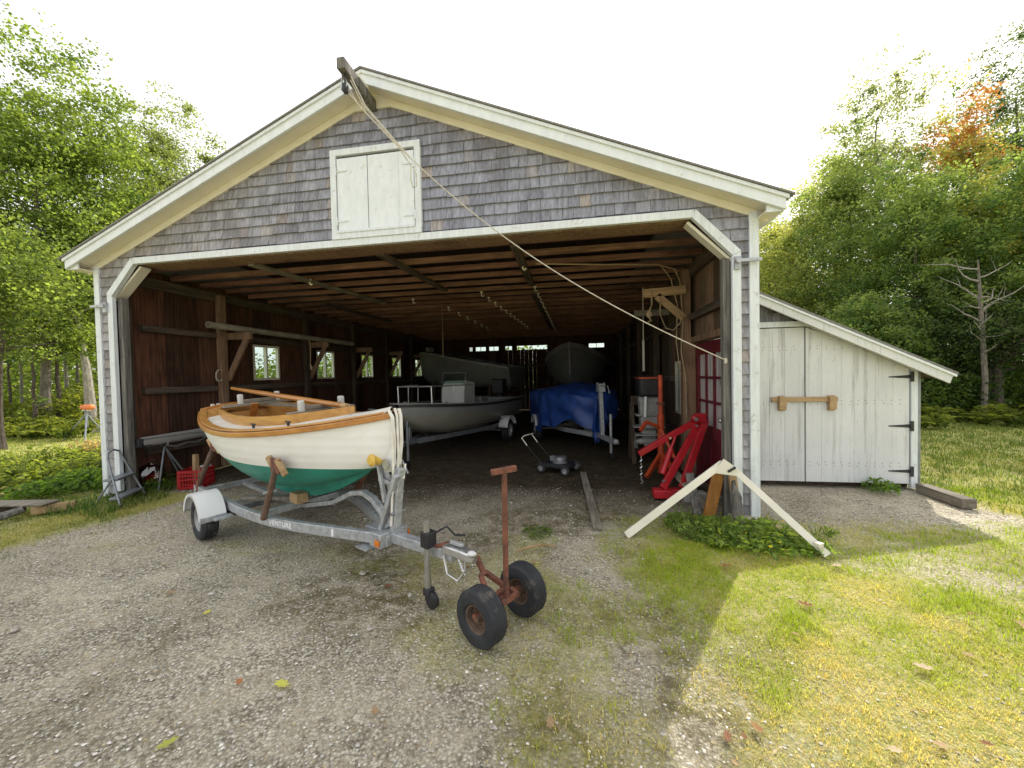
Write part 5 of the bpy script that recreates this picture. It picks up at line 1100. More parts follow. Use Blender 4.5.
    ngm = noise(t, 12, 6, .8); sub = N(t, 'ShaderNodeMath', operation='MULTIPLY_ADD'); sub.inputs[1].default_value = 1.3; sub.inputs[2].default_value = -.72; t.links.new(ngm.outputs['Fac'], sub.inputs[0]); t.links.new(sub.outputs[0], gm.inputs[2]); gm.use_clamp = True
    gate = N(t, 'ShaderNodeMath', operation='MULTIPLY'); gate.use_clamp = True; t.links.new(gm.outputs[0], gate.inputs[0]); g3 = ramp(t, sep.outputs[0], [(.05, 0), (.3, 1)]); t.links.new(g3.outputs[0], gate.inputs[1])
    c = mix(t, gate.outputs[0], c, gr)
    t.links.new(c, b.inputs['Base Color']); b.inputs['Roughness'].default_value = .97; b.inputs['Specular IOR Level'].default_value = .15
    h1 = N(t, 'ShaderNodeMath', operation='MULTIPLY_ADD'); h1.inputs[1].default_value = -1.; t.links.new(v1.outputs['Distance'], h1.inputs[0]); t.links.new(nf.outputs['Fac'], h1.inputs[2])
    bp = N(t, 'ShaderNodeBump'); bp.inputs['Strength'].default_value = 1.; bp.inputs['Distance'].default_value = .014; t.links.new(h1.outputs[0], bp.inputs['Height']); t.links.new(bp.outputs[0], b.inputs['Normal'])
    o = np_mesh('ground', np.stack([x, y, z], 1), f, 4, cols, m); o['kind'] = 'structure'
build_ground()

# ------------------------------------------------------------------ scattered stuff
def rot_basis(n, tilt=None):
    a = RNG.normal(size=(n,3)); a /= np.linalg.norm(a, axis=1)[:,None]
    b = RNG.normal(size=(n,3)); b -= (a*b).sum(1)[:,None]*a; b /= np.linalg.norm(b, axis=1)[:,None]
    return a, b
def leaf_quads(P, size, cols, flat=.5, aspect=.55):
    """leaf-shaped quads; flat: 0 any direction .. 1 facing up"""
    n = len(P); size = np.broadcast_to(size, (n,))
    nr = RNG.normal(size=(n,3)); nr[:,2] = np.abs(nr[:,2]) + flat*2.2; nr /= np.linalg.norm(nr, axis=1)[:,None]
    a = RNG.normal(size=(n,3)); a -= (a*nr).sum(1)[:,None]*nr; a /= np.linalg.norm(a, axis=1)[:,None]; b = np.cross(nr, a)
    L = a*size[:,None]*.5; Wd = b*(size*aspect*.5)[:,None]; dr = nr*(size*.10)[:,None]
    v = np.stack([P-L, P+Wd-L*.1+dr, P+L-dr*1.2, P-Wd-L*.1+dr], 1).reshape(-1,3)
    return v, np.arange(n*4), np.repeat(cols, 4, axis=0)
def blades(P, h, wd, cols, lean=.5):
    n = len(P); az = RNG.uniform(0, 2*np.pi, n); d = np.stack([np.cos(az), np.sin(az), np.zeros(n)], 1); s = np.stack([-np.sin(az), np.cos(az), np.zeros(n)], 1)
    le = (h*RNG.uniform(.1, lean*2, n))[:,None]; up_ = np.array([0,0,1.])[None]*h[:,None]
    m = P + d*le*.35 + up_*.6; tip = P + d*le + up_*RNG.uniform(.7,1,n)[:,None]; W2 = s*(wd*.5)[:,None]
    v = np.stack([P-W2, P+W2, m+W2*.8, m-W2*.8, m-W2*.8, m+W2*.8, tip+W2*.12, tip-W2*.12], 1).reshape(-1,3)
    return v, np.arange(n*8), np.repeat(cols, 8, axis=0)
def lerpc(a, b, t): return np.array(a)[None]*(1-t)[:,None] + np.array(b)[None]*t[:,None]
def grass(name, n, x0, x1, y0, y1, hr, wr, c, dry, mask=True, zone=None, lean=.6):
    x = RNG.uniform(x0, x1, n); y = RNG.uniform(y0, y1, n)
    if mask: k = RNG.uniform(0, 1, n) < grass_mask(x, y)**1.3*(.30+.6*sst(.40, .60, fbm(x, y, 3.2, 31))+.75*sst(.52, .72, fbm(x, y, 9., 35)))
    else: k = np.ones(n, bool)
    if zone is not None: k &= zone(x, y)
    x, y = x[k], y[k]; fade = sst(x0, x0+1., x)*sst(x1, x1-.8, x)*sst(y0, y0+.3, y); kk = RNG.uniform(0,1,len(x)) < (fade if mask else 1); x, y = x[kk], y[kk]; n = len(x); dr = np.clip((sst(.40, .66, fbm(x, y, 1.5, 41)) + .28*np.clip(-1.7-y, -1, 1.5)*(x > 2))*dry + RNG.normal(0, .18, n), 0, 1)
    h = (1-.45*dr)*RNG.uniform(*hr, n)*(.45+.7*fbm(x, y, 2, 51)+.9*sst(.5,.8,fbm(x, y, 7, 57))); w_ = RNG.uniform(*wr, n)
    cols = lerpc(c, (.62,.53,.22), dr)*RNG.uniform(.65,1.25,n)[:,None]
    v, f, cc = blades(np.stack([x, y, np.full(n, -.012)], 1), h, w_, cols, lean)
    o = np_mesh(name, v, f, 4, cc, 'blade'); o['kind'] = 'stuff'; return o
barn_out = lambda x, y: ~((np.abs(x) < 4.25) & (y > .0)) & ~((x > 4.2) & (x < 6.72) & (y > 1.36))
grass('grass', 480000, 1.6, 8.0, -4.6, 1.6, (.012,.040), (.0022,.0048), (.33,.42,.035), .95, zone=barn_out)
grass('grass', 70000, 4.4, 11, -4.5, 4.0, (.02,.055), (.004,.008), (.20,.28,.035), .6, zone=barn_out)
grass('grass', 90000, -6.5, -2.4, -3.4, 1.0, (.015,.05), (.003,.006), (.11,.18,.035), .55, zone=barn_out)
grass('grass', 70000, -24, -4.3, .2, 11, (.04,.11), (.008,.018), (.19,.27,.045), .35, zone=barn_out)
grass('grass', 90000, 6.0, 17, .3, 9, (.03,.09), (.007,.014), (.12,.18,.035), .25, zone=barn_out)
grass('grass', 40000, -2.6, 2.8, -3.6, .5, (.008,.028), (.002,.0045), (.12,.17,.035), .8)
grass('grass', 1500, 3.0, 4.3, -.75, .05, (.04,.15), (.007,.014), (.11,.20,.04), .25, mask=False, zone=lambda x, y: np.hypot((x-3.85)*1.0, (y+.25)*1.5) < .62)
grass('grass', 2000, -4.3, -3.1, -.7, .75, (.05,.16), (.006,.012), (.075,.15,.03), .1, mask=False, zone=lambda x, y: (x < -3.3-.3*(y > .2)))

def pebbles():
    n = 52000; x = RNG.uniform(-4.6, 4.8, n); y = -4.1 + RNG.uniform(0, 1, n)**1.25*5.2
    k = RNG.uniform(0,1,n) > (grass_mask(x, y)*.85 + .5*inside_mask(x,y) + .25*np.clip(moss_mask(x,y),0,1)); x, y = x[k], y[k]; n = len(x)
    r_ = .0028 + .006*RNG.uniform(0,1,n)**3.5 + .008*(RNG.uniform(0,1,n) > .996)
    base = np.array([(1,0,0),(0,1,0),(-1,0,0),(0,-1,0),(0,0,1),(.7,.7,.5),(-.7,.7,.5),(-.7,-.7,.5),(.7,-.7,.5)], float)
    fc = np.array([(0,5,4),(5,1,4),(1,6,4),(6,2,4),(2,7,4),(7,3,4),(3,8,4),(8,0,4),(0,1,5),(1,2,6),(2,3,7),(3,0,8)])
    v = base[None]*RNG.uniform(.7,1.25,(n,9,1)); a = RNG.uniform(0,6.28,n); c, s = np.cos(a)[:,None], np.sin(a)[:,None]
    vx, vy = v[:,:,0]*RNG.uniform(.8,1.5,n)[:,None], v[:,:,1]; q = np.stack([vx*c-vy*s, vx*s+vy*c, v[:,:,2]*RNG.uniform(.4,.8,n)[:,None]], 2)*r_[:,None,None]
    q += np.stack([x, y, np.full(n, -.009)], 1)[:,None]
    f = (fc[None]+(np.arange(n)*9)[:,None,None]).ravel(); t_ = RNG.uniform(0,1,n)
    cols = np.where(RNG.uniform(0,1,n)[:,None] < .3, lerpc((.42,.37,.29), (.62,.55,.44), t_), lerpc((.42,.40,.36), (.80,.76,.68), t_**1.4)); cols *= 1.
    o = np_mesh('gravel', q.reshape(-1,3), f, 3, np.repeat(cols, 9, axis=0), 'pebble'); o['kind'] = 'stuff'
m, t, b, o = nt('pebble'); a_ = N(t, 'ShaderNodeAttribute', attribute_name='Col'); t.links.new(a_.outputs['Color'], b.inputs['Base Color']); b.inputs['Roughness'].default_value = .95; b.inputs['Specular IOR Level'].default_value = .2; M['pebble'] = m
pebbles()
def litter():
    # bits of bark, straw and leaf crumbs on the drive
    n = 20000; x = RNG.uniform(-4.4, 7, n); y = -4.0 + RNG.uniform(0,1,n)**1.2*6.4
    k = barn_out(x, y) | ((np.abs(x) < 4) & (RNG.uniform(0,1,n) < .35)); x, y = x[k], y[k]; n = len(x)
    t_ = RNG.uniform(0,1,n); cols = lerpc((.16,.10,.05), (.68,.57,.37), t_**.8)
    v, f, cc = leaf_quads(np.stack([x, y, RNG.uniform(-.006,.004,n)], 1), RNG.uniform(.006,.020,n)*(1+.9*(RNG.uniform(0,1,n) > .95)), cols, 2.5, .4)
    o = np_mesh('leaf_litter', v, f, 4, cc, 'dry_leaf'); o['kind'] = 'stuff'
litter()
# single fallen leaves, lobed outlines
def oak_leaf(name, p, s, col, label, group, curl=.25):
    mb = MB(); out = []; n = 22
    for i in range(n):
        a = 2*math.pi*i/n; lob = 1 + .28*math.cos(a*7+.4); out.append((.5*math.cos(a)*lob, .30*math.sin(a)*lob))
    vs = [(0,0,.02)] + [(x, y, .02+curl*(y*y*1.6+x*x*.5)+random.uniform(0,.05)) for x, y in out]
    mb.col = col; mb.add([(x*s,y*s,z*s) for x,y,z in vs], [(0,i+1,(i+1) % n+1) for i in range(n)])
    mb.box((-.62*s,0,.02*s),(.3*s,.02*s,.02*s))
    o = mb.build(name, 'dry_leaf', None, smooth=False); o.location = p; o.rotation_euler = (random.uniform(-.1,.1),random.uniform(-.1,.1),random.uniform(0,6.28)); tag(o, label, 'leaf', group)
for i in range(30):
    x, y = random.uniform(2.9, 5.4), random.uniform(-3.0, -.9)
    if x < 2.66 + (y+2.77)*.58 + .1: x += .6
    c = random.choice(((.30,.17,.08),(.42,.30,.18),(.24,.12,.07),(.50,.40,.28)))
    oak_leaf('fallen_leaf', (x,y,.012), random.choice((.03,.04,.05,.06,.08)), c, 'dry brown fallen leaf curled on the sunlit grass', 'fallen leaves on the sunlit grass', random.uniform(.2,.9))
for i in range(16):
    x, y = random.uniform(-2.4, 2.5), random.uniform(-3.1, .3)
    c = random.choice(((.26,.14,.07),(.36,.25,.15),(.22,.11,.06)))
    oak_leaf('fallen_leaf', (x,y,.004), random.uniform(.035,.065), c, 'small brown fallen leaf lying on the shaded gravel', 'fallen leaves on the gravel', .4)
oak_leaf('fallen_leaf', polar(271,1.98)+V((0,0,.006)), .075, (.55,.55,.12), 'pale yellow lobed leaf lying flat on the gravel', None, .15)
oak_leaf('fallen_leaf', polar(198,2.62)+V((0,0,.006)), .05, (.58,.55,.08), 'small bright yellow leaf on the gravel at mid drive', None, .15)
oak_leaf('fallen_leaf', polar(152,1.66)+V((0,0,.006)), .07, (.40,.42,.10), 'yellow-green leaf with brown edges on the near gravel', None, .25)
oak_leaf('fallen_leaf', polar(228,2.0)+V((0,0,.006)), .05, (.40,.17,.08), 'rust-red leaf lying on the gravel near the yellow ones', None, .3)
for i in range(34):
    x, y = random.uniform(-3.2, 2.6), random.uniform(-3.2, .6)
    mb = MB(); mb.ball((0,0,0),(1,.7*random.uniform(.8,1.2),.45),5); mb.jitter(.10); s = random.uniform(.012,.028); g = random.uniform(.75,1.2); mb.col = (g,g,g)
    mb.v = [(a*s,b_*s,c*s) for a,b_,c in mb.v]; o = mb.build('stone', 'stone', None, smooth=False); o.location = (x,y,s*.12); o.rotation_euler = (0,0,random.uniform(0,6)); tag(o, 'small pale stone lying loose on the gravel drive', 'stone', 'loose stones on the drive')

# ------------------------------------------------------------------ plants
def plant(name, p, r_, h, n, size, c0, c1, label, cat, group=None, flat=.4, flowers=None, asp=.6):
    root = thing(name, label, cat, p, 0., group)
    a = RNG.uniform(0, 6.28, n); q = np.sqrt(RNG.uniform(0,1,n))*r_; zz = h*(.15+.85*RNG.uniform(0,1,n)*(1-.55*(q/r_)**2))
    P = np.stack([q*np.cos(a), q*np.sin(a), zz], 1); t_ = np.clip(.65*zz/h+RNG.normal(0,.22,n), 0, 1)
    v, f, cc = leaf_quads(P, RNG.uniform(size*.6, size*1.25, n), lerpc(c0, c1, t_)*RNG.uniform(.75,1.2,n)[:,None], flat, asp)
    np_mesh('foliage', v, f, 4, cc, 'leaf', root)
    mb = MB()
    for k in range(7):
        a = random.uniform(0,6.28); q = random.uniform(.2,.8)*r_; mb.tube([(q*.3*math.cos(a),q*.3*math.sin(a),0),(q*math.cos(a),q*math.sin(a),h*.75)], max(.002,size*.05), 4)
    mb.build('stem', 'stem', root)
    if flowers:
        m_ = 6; a = RNG.uniform(0,6.28,m_); q = np.sqrt(RNG.uniform(0,1,m_))*r_*.9; P = np.stack([q*np.cos(a), q*np.sin(a), h*RNG.uniform(.7,1.05,m_)], 1)
        v, f, cc = leaf_quads(P, np.full(m_, .028), np.tile(np.array(flowers)[None], (m_,1)), 1.5, .9); np_mesh('flower', v, f, 4, cc, 'leaf', root)
    return root
M['stem'] = mat('stem', (.12,.15,.05), (.07,.09,.03), .8, 8)
DG, LG, YG = (.08,.15,.03), (.20,.32,.07), (.32,.37,.08)
for i, (x, y, r_, h) in enumerate([(3.80,-.45,.22,.20),(4.02,-.40,.22,.22),(4.22,-.36,.20,.16),(3.62,-.30,.18,.15),(3.92,-.66,.20,.15),(4.12,-.60,.18,.13),(3.45,-.15,.16,.12),(4.33,-.52,.14,.12)]):
    plant('weed', (x,y,0), r_*1.35, h*.85, 150, random.choice((.045,.06,.075)), (.13,.22,.05), (.36,.46,.11), 'low leafy green weed at the foot of the right barn corner' if i not in (1,4) else 'green weed with small yellow flowers by the cream board brace', 'weed', 'weeds at the right corner' if i not in (1,4) else 'yellow-flowered weeds', .5, (.75,.6,.03) if i in (1,4) else None)
for i in range(26):
    a = random.uniform(0,6.28); q = random.uniform(.3,1.0); plant('weed', (3.95+.85*q*math.cos(a), -.42+.42*q*math.sin(a), 0), random.uniform(.06,.14), random.uniform(.05,.16), 45, random.choice((.03,.045,.07)), (.13,.22,.05), (.36,.46,.11), 'sprig of mixed weeds straggling out from the right barn corner', 'weed', 'weed sprigs at the right corner', random.choice((.1,.4,.8)), None, random.choice((.25,.5,.7)))
for i in range(46):
    x = random.uniform(-8.2,-4.55); y = random.uniform(-.2,2.4) if x > -6 else random.uniform(.3,2.2)
    if x > -4.9 and y < -.1: continue
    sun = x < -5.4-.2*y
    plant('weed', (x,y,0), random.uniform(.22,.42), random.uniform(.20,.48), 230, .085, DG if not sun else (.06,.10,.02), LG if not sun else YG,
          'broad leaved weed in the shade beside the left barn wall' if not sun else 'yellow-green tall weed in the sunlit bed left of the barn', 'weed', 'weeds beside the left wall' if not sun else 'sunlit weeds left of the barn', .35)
for i in range(4):
    x, y = -7.9+random.uniform(-.8,.8), 2.2+random.uniform(-.5,.5)
    plant('weed', (x,y,0), .25, .45, 120, .09, (.30,.24,.12), (.46,.36,.24), 'pinkish brown seed-headed weed at the edge of the sunny lawn', 'weed', 'seed-headed weeds', .1)
for i in range(4):
    plant('weed', (-3.95+random.uniform(-.15,.3), .3+.28*i, 0), .18, .22, 110, .06, DG, LG, 'small dark weed growing inside the left jamb', 'weed', 'weeds inside the jamb', .4)
plant('weed', (6.15,1.22,0), .18, .20, 150, .06, DG, LG, 'single weed growing under the shed door edge', 'weed', None, .4)
plant('weed', (1.95,-.55,0), .16, .06, 130, .04, DG, LG, 'flat little weed growing in gravel behind the dolly handle', 'weed', None, .8)
def fern(p, r_, label, group):
    root = thing('fern', label, 'fern', p, 0., group); P = []; C_ = []
    for k in range(13):
        a = RNG.uniform(0,6.28); L = r_*RNG.uniform(.5,1.1); tl = RNG.uniform(.5,1.25)
        for q in np.linspace(.12,1,13):
            z = r_*(1.25*q - .75*q*q)*1.25*tl
            for s in (-1,1): w_ = .16*(1-q*.8)*r_*s; P.append((q*L*math.cos(a)-w_*math.sin(a), q*L*math.sin(a)+w_*math.cos(a), z)); C_.append(q)
    P = np.array(P); C_ = np.clip(np.array(C_)+RNG.normal(0,.2,len(C_)),0,1)
    v, f, cc = leaf_quads(P, np.full(len(P), .12*r_/.6), lerpc((.05,.09,.02),(.20,.23,.05),C_), .5, .42); np_mesh('foliage', v, f, 4, cc, 'leaf', root)
    mb = MB(); mb.tube([(0,0,0),(0,0,.15)], .012, 5); mb.build('stem', 'stem', root)
for i in range(34):
    q = polar(random.uniform(905,1090), random.uniform(9.6,12.2)); x, y = q.x, q.y
    fern((x,y,0), random.uniform(.35,.7), 'yellow-green bracken fern at the foot of the right-hand trees', 'ferns under the right-hand trees')
for i in range(15):
    q = polar(random.uniform(-30,95), random.uniform(10.8,13)); fern((q.x,q.y,0), random.uniform(.5,.8), 'bracken fern in shade at the edge of the left-hand wood', 'ferns under the left-hand wood')

# ------------------------------------------------------------------ trees
def limb_path(p, d, L, n=6, wob=.12, droop=0.):
    pts = [V(p)]; d = V(d).normalized()
    for i in range(n):
        d = (d + V((random.uniform(-wob,wob), random.uniform(-wob,wob), random.uniform(-wob,wob)+.04-droop))).normalized(); pts.append(pts[-1]+d*(L/n))
    return pts
def pale(c): g = (c[0]+c[1]+c[2])/3; return tuple((x*.80+g*.20)*1.12 for x in c)  # greyed and lifted: distance haze put into the leaf colour
def tree(px, depth, v_top, rad, base, nleaf, label, c0, c1, bark='bark_mid', tr_=.14, lsize=.15, lean=(0,0), name='tree', ncl=46, tint=None, tint_f=0., group=None, flat=.12, openness=.9, trunks=1, h=None, dens_low=.0, fill=2.8):
    nleaf = int(nleaf*4.2)
    c0, c1 = pale(c0), pale(c1)
    if px > 700: c0, c1 = tuple(x*k for x, k in zip(c0, (.85,1.0,1.3))), tuple(x*k for x, k in zip(c1, (1.2,1.2,1.5)))  # right-hand trees paler still, more haze mixed into their leaf colours
    lsize = lsize*.66; p = polar(px, depth); H = h or top(px, v_top, depth)
    root = thing(name, label, 'tree', p, 0., group)
    mb = MB(); tips = []
    for tk in range(trunks):
        o0 = V((random.uniform(-.25,.25), random.uniform(-.25,.25), -.05)) if tk or trunks > 1 else V((0,0,-.05)); n = 9; pts = []
        for i in range(n+1):
            q = i/n; pts.append(o0 + V((lean[0]*q*q + random.uniform(-.06,.06)*H*.08*(i > 0) + (tk*.5*q if trunks > 1 else 0), lean[1]*q*q + random.uniform(-.06,.06)*H*.08*(i > 0), q*H*.80)))
        mb.tube(pts, [tr_*(1.35 if i == 0 else 1)*(1-.86*(i/n)) for i in range(n+1)], 9)
        nl = int(9*openness)+6
        for k in range(nl):
            q = random.uniform(max(.15, base/H), .97); i = min(int(q*n), n-1); st_ = pts[i].lerp(pts[i+1], q*n-i); a = random.uniform(0,6.28)
            env = math.sin(min(1, max(0.08, (q*H-base)/(H-base)+.12))*math.pi)**.6; L = rad*random.uniform(.6,1.05)*max(.35, env)
            lp = limb_path(st_, (math.cos(a), math.sin(a), random.uniform(.15,.8)), L, 5); mb.tube(lp, [tr_*.34*(1-q*.6)*(1-.8*j/5) for j in range(6)], 5); tips += lp[2:]
            for _ in range(2):
                b0 = lp[random.randint(2,4)]; a2 = random.uniform(0,6.28); sp_ = limb_path(b0, (math.cos(a2), math.sin(a2), random.uniform(0,.8)), L*.5, 4); mb.tube(sp_, [tr_*.14*(1-.8*j/4) for j in range(5)], 4); tips += sp_[1:]
        tips.append(pts[-1]); tips.append(pts[-1]+V((0,0,H*.05)))
    mb.build('trunk', bark, root)
    T = np.array([tuple(q) for q in tips]); ncl = int(ncl*fill)
    cl = T[RNG.integers(0, len(T), ncl)] + RNG.normal(0, .22*rad**.5, (ncl,3))
    # an uneven crown volume around the limbs
    m_ = int(ncl*.9); g = RNG.normal(size=(m_,3)); g /= np.linalg.norm(g,axis=1)[:,None]; q = RNG.uniform(.25,1,m_)**.55
    ang = np.arctan2(g[:,1], g[:,0]); lump = .80+.30*vnoise(ang*1.1+7, g[:,2]*1.6, 1., int(abs(px)) % 50)
    el = g*(q*lump)[:,None]*np.array([[rad, rad, (H-base)*.52]]) + np.array([[lean[0]*.5, lean[1]*.5, base+(H-base)*.50]])
    cl = np.concatenate([cl, el]) if fill > .8 else cl
    cl[:,2] = np.minimum(cl[:,2], H*1.0)
    low = np.array([[random.uniform(-rad,rad)*.8, random.uniform(-rad,rad)*.8, random.uniform(.4,base+.5)] for _ in range(int(dens_low))]) if dens_low else np.zeros((0,3))
    cl = np.concatenate([cl, low]); nc = len(cl); per = nleaf//nc
    per = int(per*.62); rx = RNG.uniform(.35,1.0,nc)*(.52+.12*rad); P = []; C_ = []
    for k in range(nc):
        m_ = int(per*RNG.uniform(.5,1.6)); g = RNG.normal(size=(m_,3)); g /= np.linalg.norm(g,axis=1)[:,None]; g *= (RNG.uniform(0,1,m_)**.62)[:,None]*np.array([[rx[k],rx[k],rx[k]*.66]]); P.append(cl[k][None]+g)
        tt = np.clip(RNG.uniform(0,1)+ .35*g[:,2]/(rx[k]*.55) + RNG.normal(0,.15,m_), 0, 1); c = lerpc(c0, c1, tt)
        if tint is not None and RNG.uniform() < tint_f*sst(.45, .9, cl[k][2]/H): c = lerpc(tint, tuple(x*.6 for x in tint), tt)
        C_.append(c*RNG.uniform(.8,1.2,m_)[:,None])
    if fill > .8 and rad > 1.4:
        m_ = int(nleaf*.85); g = RNG.normal(size=(m_,3)); g /= np.linalg.norm(g,axis=1)[:,None]; ang = np.arctan2(g[:,1], g[:,0]); lump = .84+.34*vnoise(ang*1.6+3, g[:,2]*2.4, 1., int(abs(px)) % 50)
        q = RNG.uniform(.15,1,m_)**.5; taper = 1-.35*np.clip(g[:,2],0,1)
        e = g*(q*lump)[:,None]*np.array([[rad*1.02, rad*1.02, (H-base)*.52]]); e[:,:2] *= taper[:,None]; e += np.array([[lean[0]*.5, lean[1]*.5, base+(H-base)*.48]])
        den = .5*vnoise(e[:,0]+e[:,2]*.7, e[:,1]-e[:,2]*.6, 1.5, 3)+.5*vnoise(e[:,0]-e[:,1], e[:,2]*1.3+e[:,1]*.4, 2.3, 9); kk = den > .50 + .10*(q > .75) + .05*np.sin(ang*3+g[:,2]*4); e = e[kk]; den = den[kk]
        tt = np.clip((den-.45)*2.4 + .30*g[kk][:,2] + RNG.normal(0,.16,len(e)), 0, 1); c = lerpc(c0, c1, tt)  # hollows darker, crown top lighter: shading put into the leaf colour
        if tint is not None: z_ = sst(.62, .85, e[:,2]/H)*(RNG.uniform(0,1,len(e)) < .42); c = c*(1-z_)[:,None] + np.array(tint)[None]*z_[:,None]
        P.append(e); C_.append(c*RNG.uniform(.8,1.2,len(e))[:,None])
    P = np.concatenate(P); C_ = np.concatenate(C_); P[:,2] = np.maximum(P[:,2], .15)
    v, f, cc = leaf_quads(P, RNG.uniform(lsize*.65, lsize*1.3, len(P)), C_, flat, .8)
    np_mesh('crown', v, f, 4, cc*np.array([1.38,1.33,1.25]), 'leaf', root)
    return root
G1, G2 = (.055,.105,.018), (.150,.215,.040); D1, D2 = (.030,.058,.018), (.080,.120,.035); S1, S2 = (.085,.115,.050), (.17,.20,.09); Y1, Y2 = (.12,.15,.025), (.27,.27,.05)
# left of the barn
tree(46, 13.2, 30, 3.1, 3.0, 12500, 'tall bright green maple, biggest of the left-hand wood', G1, G2, 'bark_mid', .15, .155, ncl=60)
tree(-45, 13.5, 50, 2.9, 2.6, 8000, 'tall leafy tree at the far left edge of the wood', G1, G2, 'bark_mid', .16, .155)
tree(112, 14.6, 88, 2.0, 3.2, 7500, 'slim bright maple next to the left barn eave', G1, G2, 'bark_pale', .11, .14, ncl=36)
tree(188, 18, 84, 3.1, 2.8, 13000, 'paler round-topped tree showing above the left roof slope', S1, (.15,.20,.07), 'bark_dark', .15, .15, ncl=40, lean=(-.8,0))
tree(140, 21, 165, 2.4, 2.5, 5000, 'greyish thin crowned tree behind the left roof corner', S1, S2, 'bark_mid', .13, .16, ncl=30)
tree(90, 12.6, 250, 1.3, 3.6, 2600, 'pale straight trunked tree beside the barn corner board', G1, G2, 'bark_pale', .17, .13, ncl=22, lean=(-.9,.2))
tree(-2, 9.6, 210, 1.7, 2.9, 3200, 'dark leaning trunk with a crooked limb at the left edge', D1, G2, 'bark_dark', .085, .13, lean=(.5,0), ncl=26)
for i, (px, d, vt) in enumerate([(10,13.5,260),(22,15.5,230),(34,12.8,270),(46,14.5,240),(58,13.4,280),(66,16.5,230),(100,17,250),(-20,14,240),(78,15,255),(112,19,240),(-60,12,220)]):
    tree(px, d, vt, 1.0, 3.2, 1500, 'slender sapling with a thin grey trunk inside the left-hand wood', G1, G2, random.choice(('bark_mid','bark_pale','bark_dark')), random.uniform(.05,.09), .12, ncl=18, group='saplings in the left-hand wood', dens_low=3)
# right of the barn
tree(770, 21, 205, 2.6, .8, 8000, 'yellowing round tree just past the barn eave on the right', Y1, (.24,.26,.07), 'bark_mid', .12, .15, ncl=40, dens_low=6)
tree(808, 18.5, 170, 2.9, 1.0, 11000, 'yellow-green tree nearest the right barn eave', Y1, (.22,.24,.05), 'bark_mid', .13, .15, ncl=44, dens_low=5)
tree(850, 16, 128, 2.5, 1.2, 9500, 'mid green tree above the shed roof', G1, (.16,.21,.045), 'bark_mid', .14, .14, ncl=50, dens_low=6)
tree(876, 17.5, 48, 2.6, 4.5, 6000, 'tall sparse grey-green oak standing above the shed', S1, S2, 'bark_mid', .16, .15, ncl=34, openness=1.4)
tree(960, 16.0, 72, 1.75, 3.0, 7500, 'maple turning orange and red at its top', G1, Y2, 'bark_mid', .15, .14, ncl=48, tint=(.34,.17,.075), tint_f=.6)
tree(1015, 17.5, 26, 2.6, 3.0, 8000, 'tall dark green oak at the right edge', D1, (.075,.11,.04), 'bark_dark', .2, .15, ncl=44)
tree(990, 13.0, 165, 1.8, 1.5, 6500, 'yellow-green maple in front of the dark oak', Y1, Y2, 'bark_mid', .12, .13, ncl=42)
tree(915, 13.5, 150, 2.1, 1.0, 10000, 'dense green tree behind the shed eave', G1, (.14,.20,.04), 'bark_mid', .13, .13, ncl=54, dens_low=8)
tree(985, 11.6, 300, 1.3, 1.8, 4200, 'double trunked dark conifer with drooping boughs at the lawn edge', D1, (.07,.11,.035), 'bark_dark', .17, .10, ncl=34, trunks=2, flat=.9)
tree(1045, 11.5, 120, 2.0, 1.4, 6500, 'green tree leaning in at the right edge of the lawn', G1, (.13,.19,.04), 'bark_mid', .14, .13, ncl=44, dens_low=6)
tree(770, 23, 230, 2.4, 1.2, 5500, 'dull green tree low behind the right barn wall', S1, (.15,.19,.06), 'bark_mid', .13, .17, ncl=36, dens_low=6)
tree(1130, 12, 90, 2.6, 1.5, 6000, 'leafy tree outside the right edge of the lawn', G1, G2, 'bark_mid', .16, .15, ncl=40, dens_low=4)
tree(955, 12.3, 265, 1.5, .8, 5500, 'bushy green hazel over the ferns', D1, (.11,.16,.035), 'bark_mid', .08, .11, ncl=40, dens_low=10)
tree(870, 12.8, 290, 1.5, .6, 5000, 'low bushy tree right behind the shed roof', G1, (.13,.18,.04), 'bark_mid', .08, .12, ncl=36, dens_low=10)
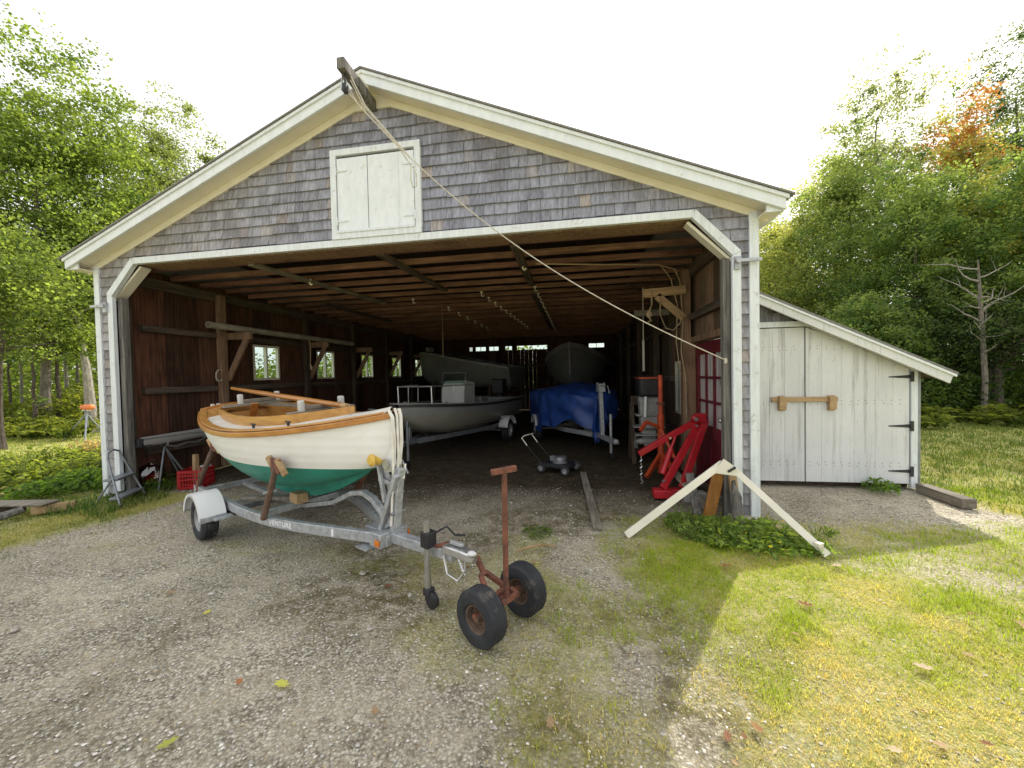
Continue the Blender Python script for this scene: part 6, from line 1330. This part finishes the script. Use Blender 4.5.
# bare dead tree by the conifer
dt = thing('dead_tree', 'pale bare dead tree with crooked branches before the conifer', 'tree', polar(984,11.0), 0.)
mb = MB(); tp_ = [V((0,0,0)),V((.03,0,1.2)),V((-.02,.02,2.4)),V((-.10,.0,3.5)),V((-.16,0,4.6))]; mb.tube(tp_, [.075,.065,.055,.045,.015], 8); mb.build('trunk', 'bark_mid', dt)
mb = MB()
for k in range(15):
    q = random.uniform(.38,.95); i = min(int(q*4),3); a = random.uniform(-.7,.9) if k % 2 else random.uniform(2.2,4.2); lp = limb_path(tp_[i].lerp(tp_[i+1], q*4-i), (math.cos(a), math.sin(a)*.6-.2, random.uniform(-.2,.7)), random.uniform(.5,1.3), 6, .35); mb.tube(lp, [.026*(1-.85*j/6) for j in range(7)], 5)
    sp_ = limb_path(lp[3], (random.uniform(-1,1), random.uniform(-.6,.6), .6), .45, 4, .4); mb.tube(sp_, [.010*(1-.8*j/4) for j in range(5)], 4)
mb.build('branch', 'bark_pale', dt)
# undergrowth and the wood far behind
def mass(name, n, fx, size, c0, c1, flat=.3):
    P = fx(n); t_ = np.clip(fbm(P[:,0], P[:,2]+P[:,1], .9, 61)*1.3-.15+RNG.normal(0,.18,len(P)), 0, 1)
    v, f, cc = leaf_quads(P, RNG.uniform(size*.6,size*1.3,len(P)), lerpc(c0,c1,t_), flat, .65); o = np_mesh(name, v, f, 4, cc, 'leaf'); o['kind'] = 'stuff'
def band(px0, px1, d0, d1, zmax, pw=1.):
    def fx(n):
        px = RNG.uniform(px0,px1,n); d = RNG.uniform(d0,d1,n); l = (px-512)/F*d; zc = zmax*(.4+.8*vnoise(px*.03, d*.3, 1., 5))
        return np.stack([CAM.x+math.sin(YAW)*d+math.cos(YAW)*l, CAM.y+math.cos(YAW)*d-math.sin(YAW)*l, RNG.uniform(0,1,n)**pw*zc], 1)
    return fx
mass('undergrowth', 16000, band(-140, 125, 12.8, 17, 1.5, 1.4), .16, (.05,.085,.018), (.22,.25,.05))
mass('undergrowth', 11000, band(925, 1250, 10.9, 12.6, 2.7, 1.1), .12, (.03,.06,.018), (.11,.17,.045))
mass('undergrowth', 14000, band(895, 1250, 11.8, 15, 1.8, 1.2), .13, (.02,.042,.012), (.09,.13,.03))
mass('undergrowth', 14000, band(735, 1200, 13.5, 18, 2.4, 1.1), .16, (.025,.050,.014), (.09,.13,.03))
mass('far_wood', 26000, band(-260, 230, 20, 34, 5.5, .8), .34, (.055,.10,.022), (.20,.25,.06))
mass('far_wood', 26000, band(640, 1400, 22, 36, 6.5, .8), .34, (.04,.08,.022), (.16,.21,.06))
mass('far_wood', 14000, band(230, 640, 30, 44, 4.0, .8), .4, (.05,.09,.022), (.18,.22,.06))
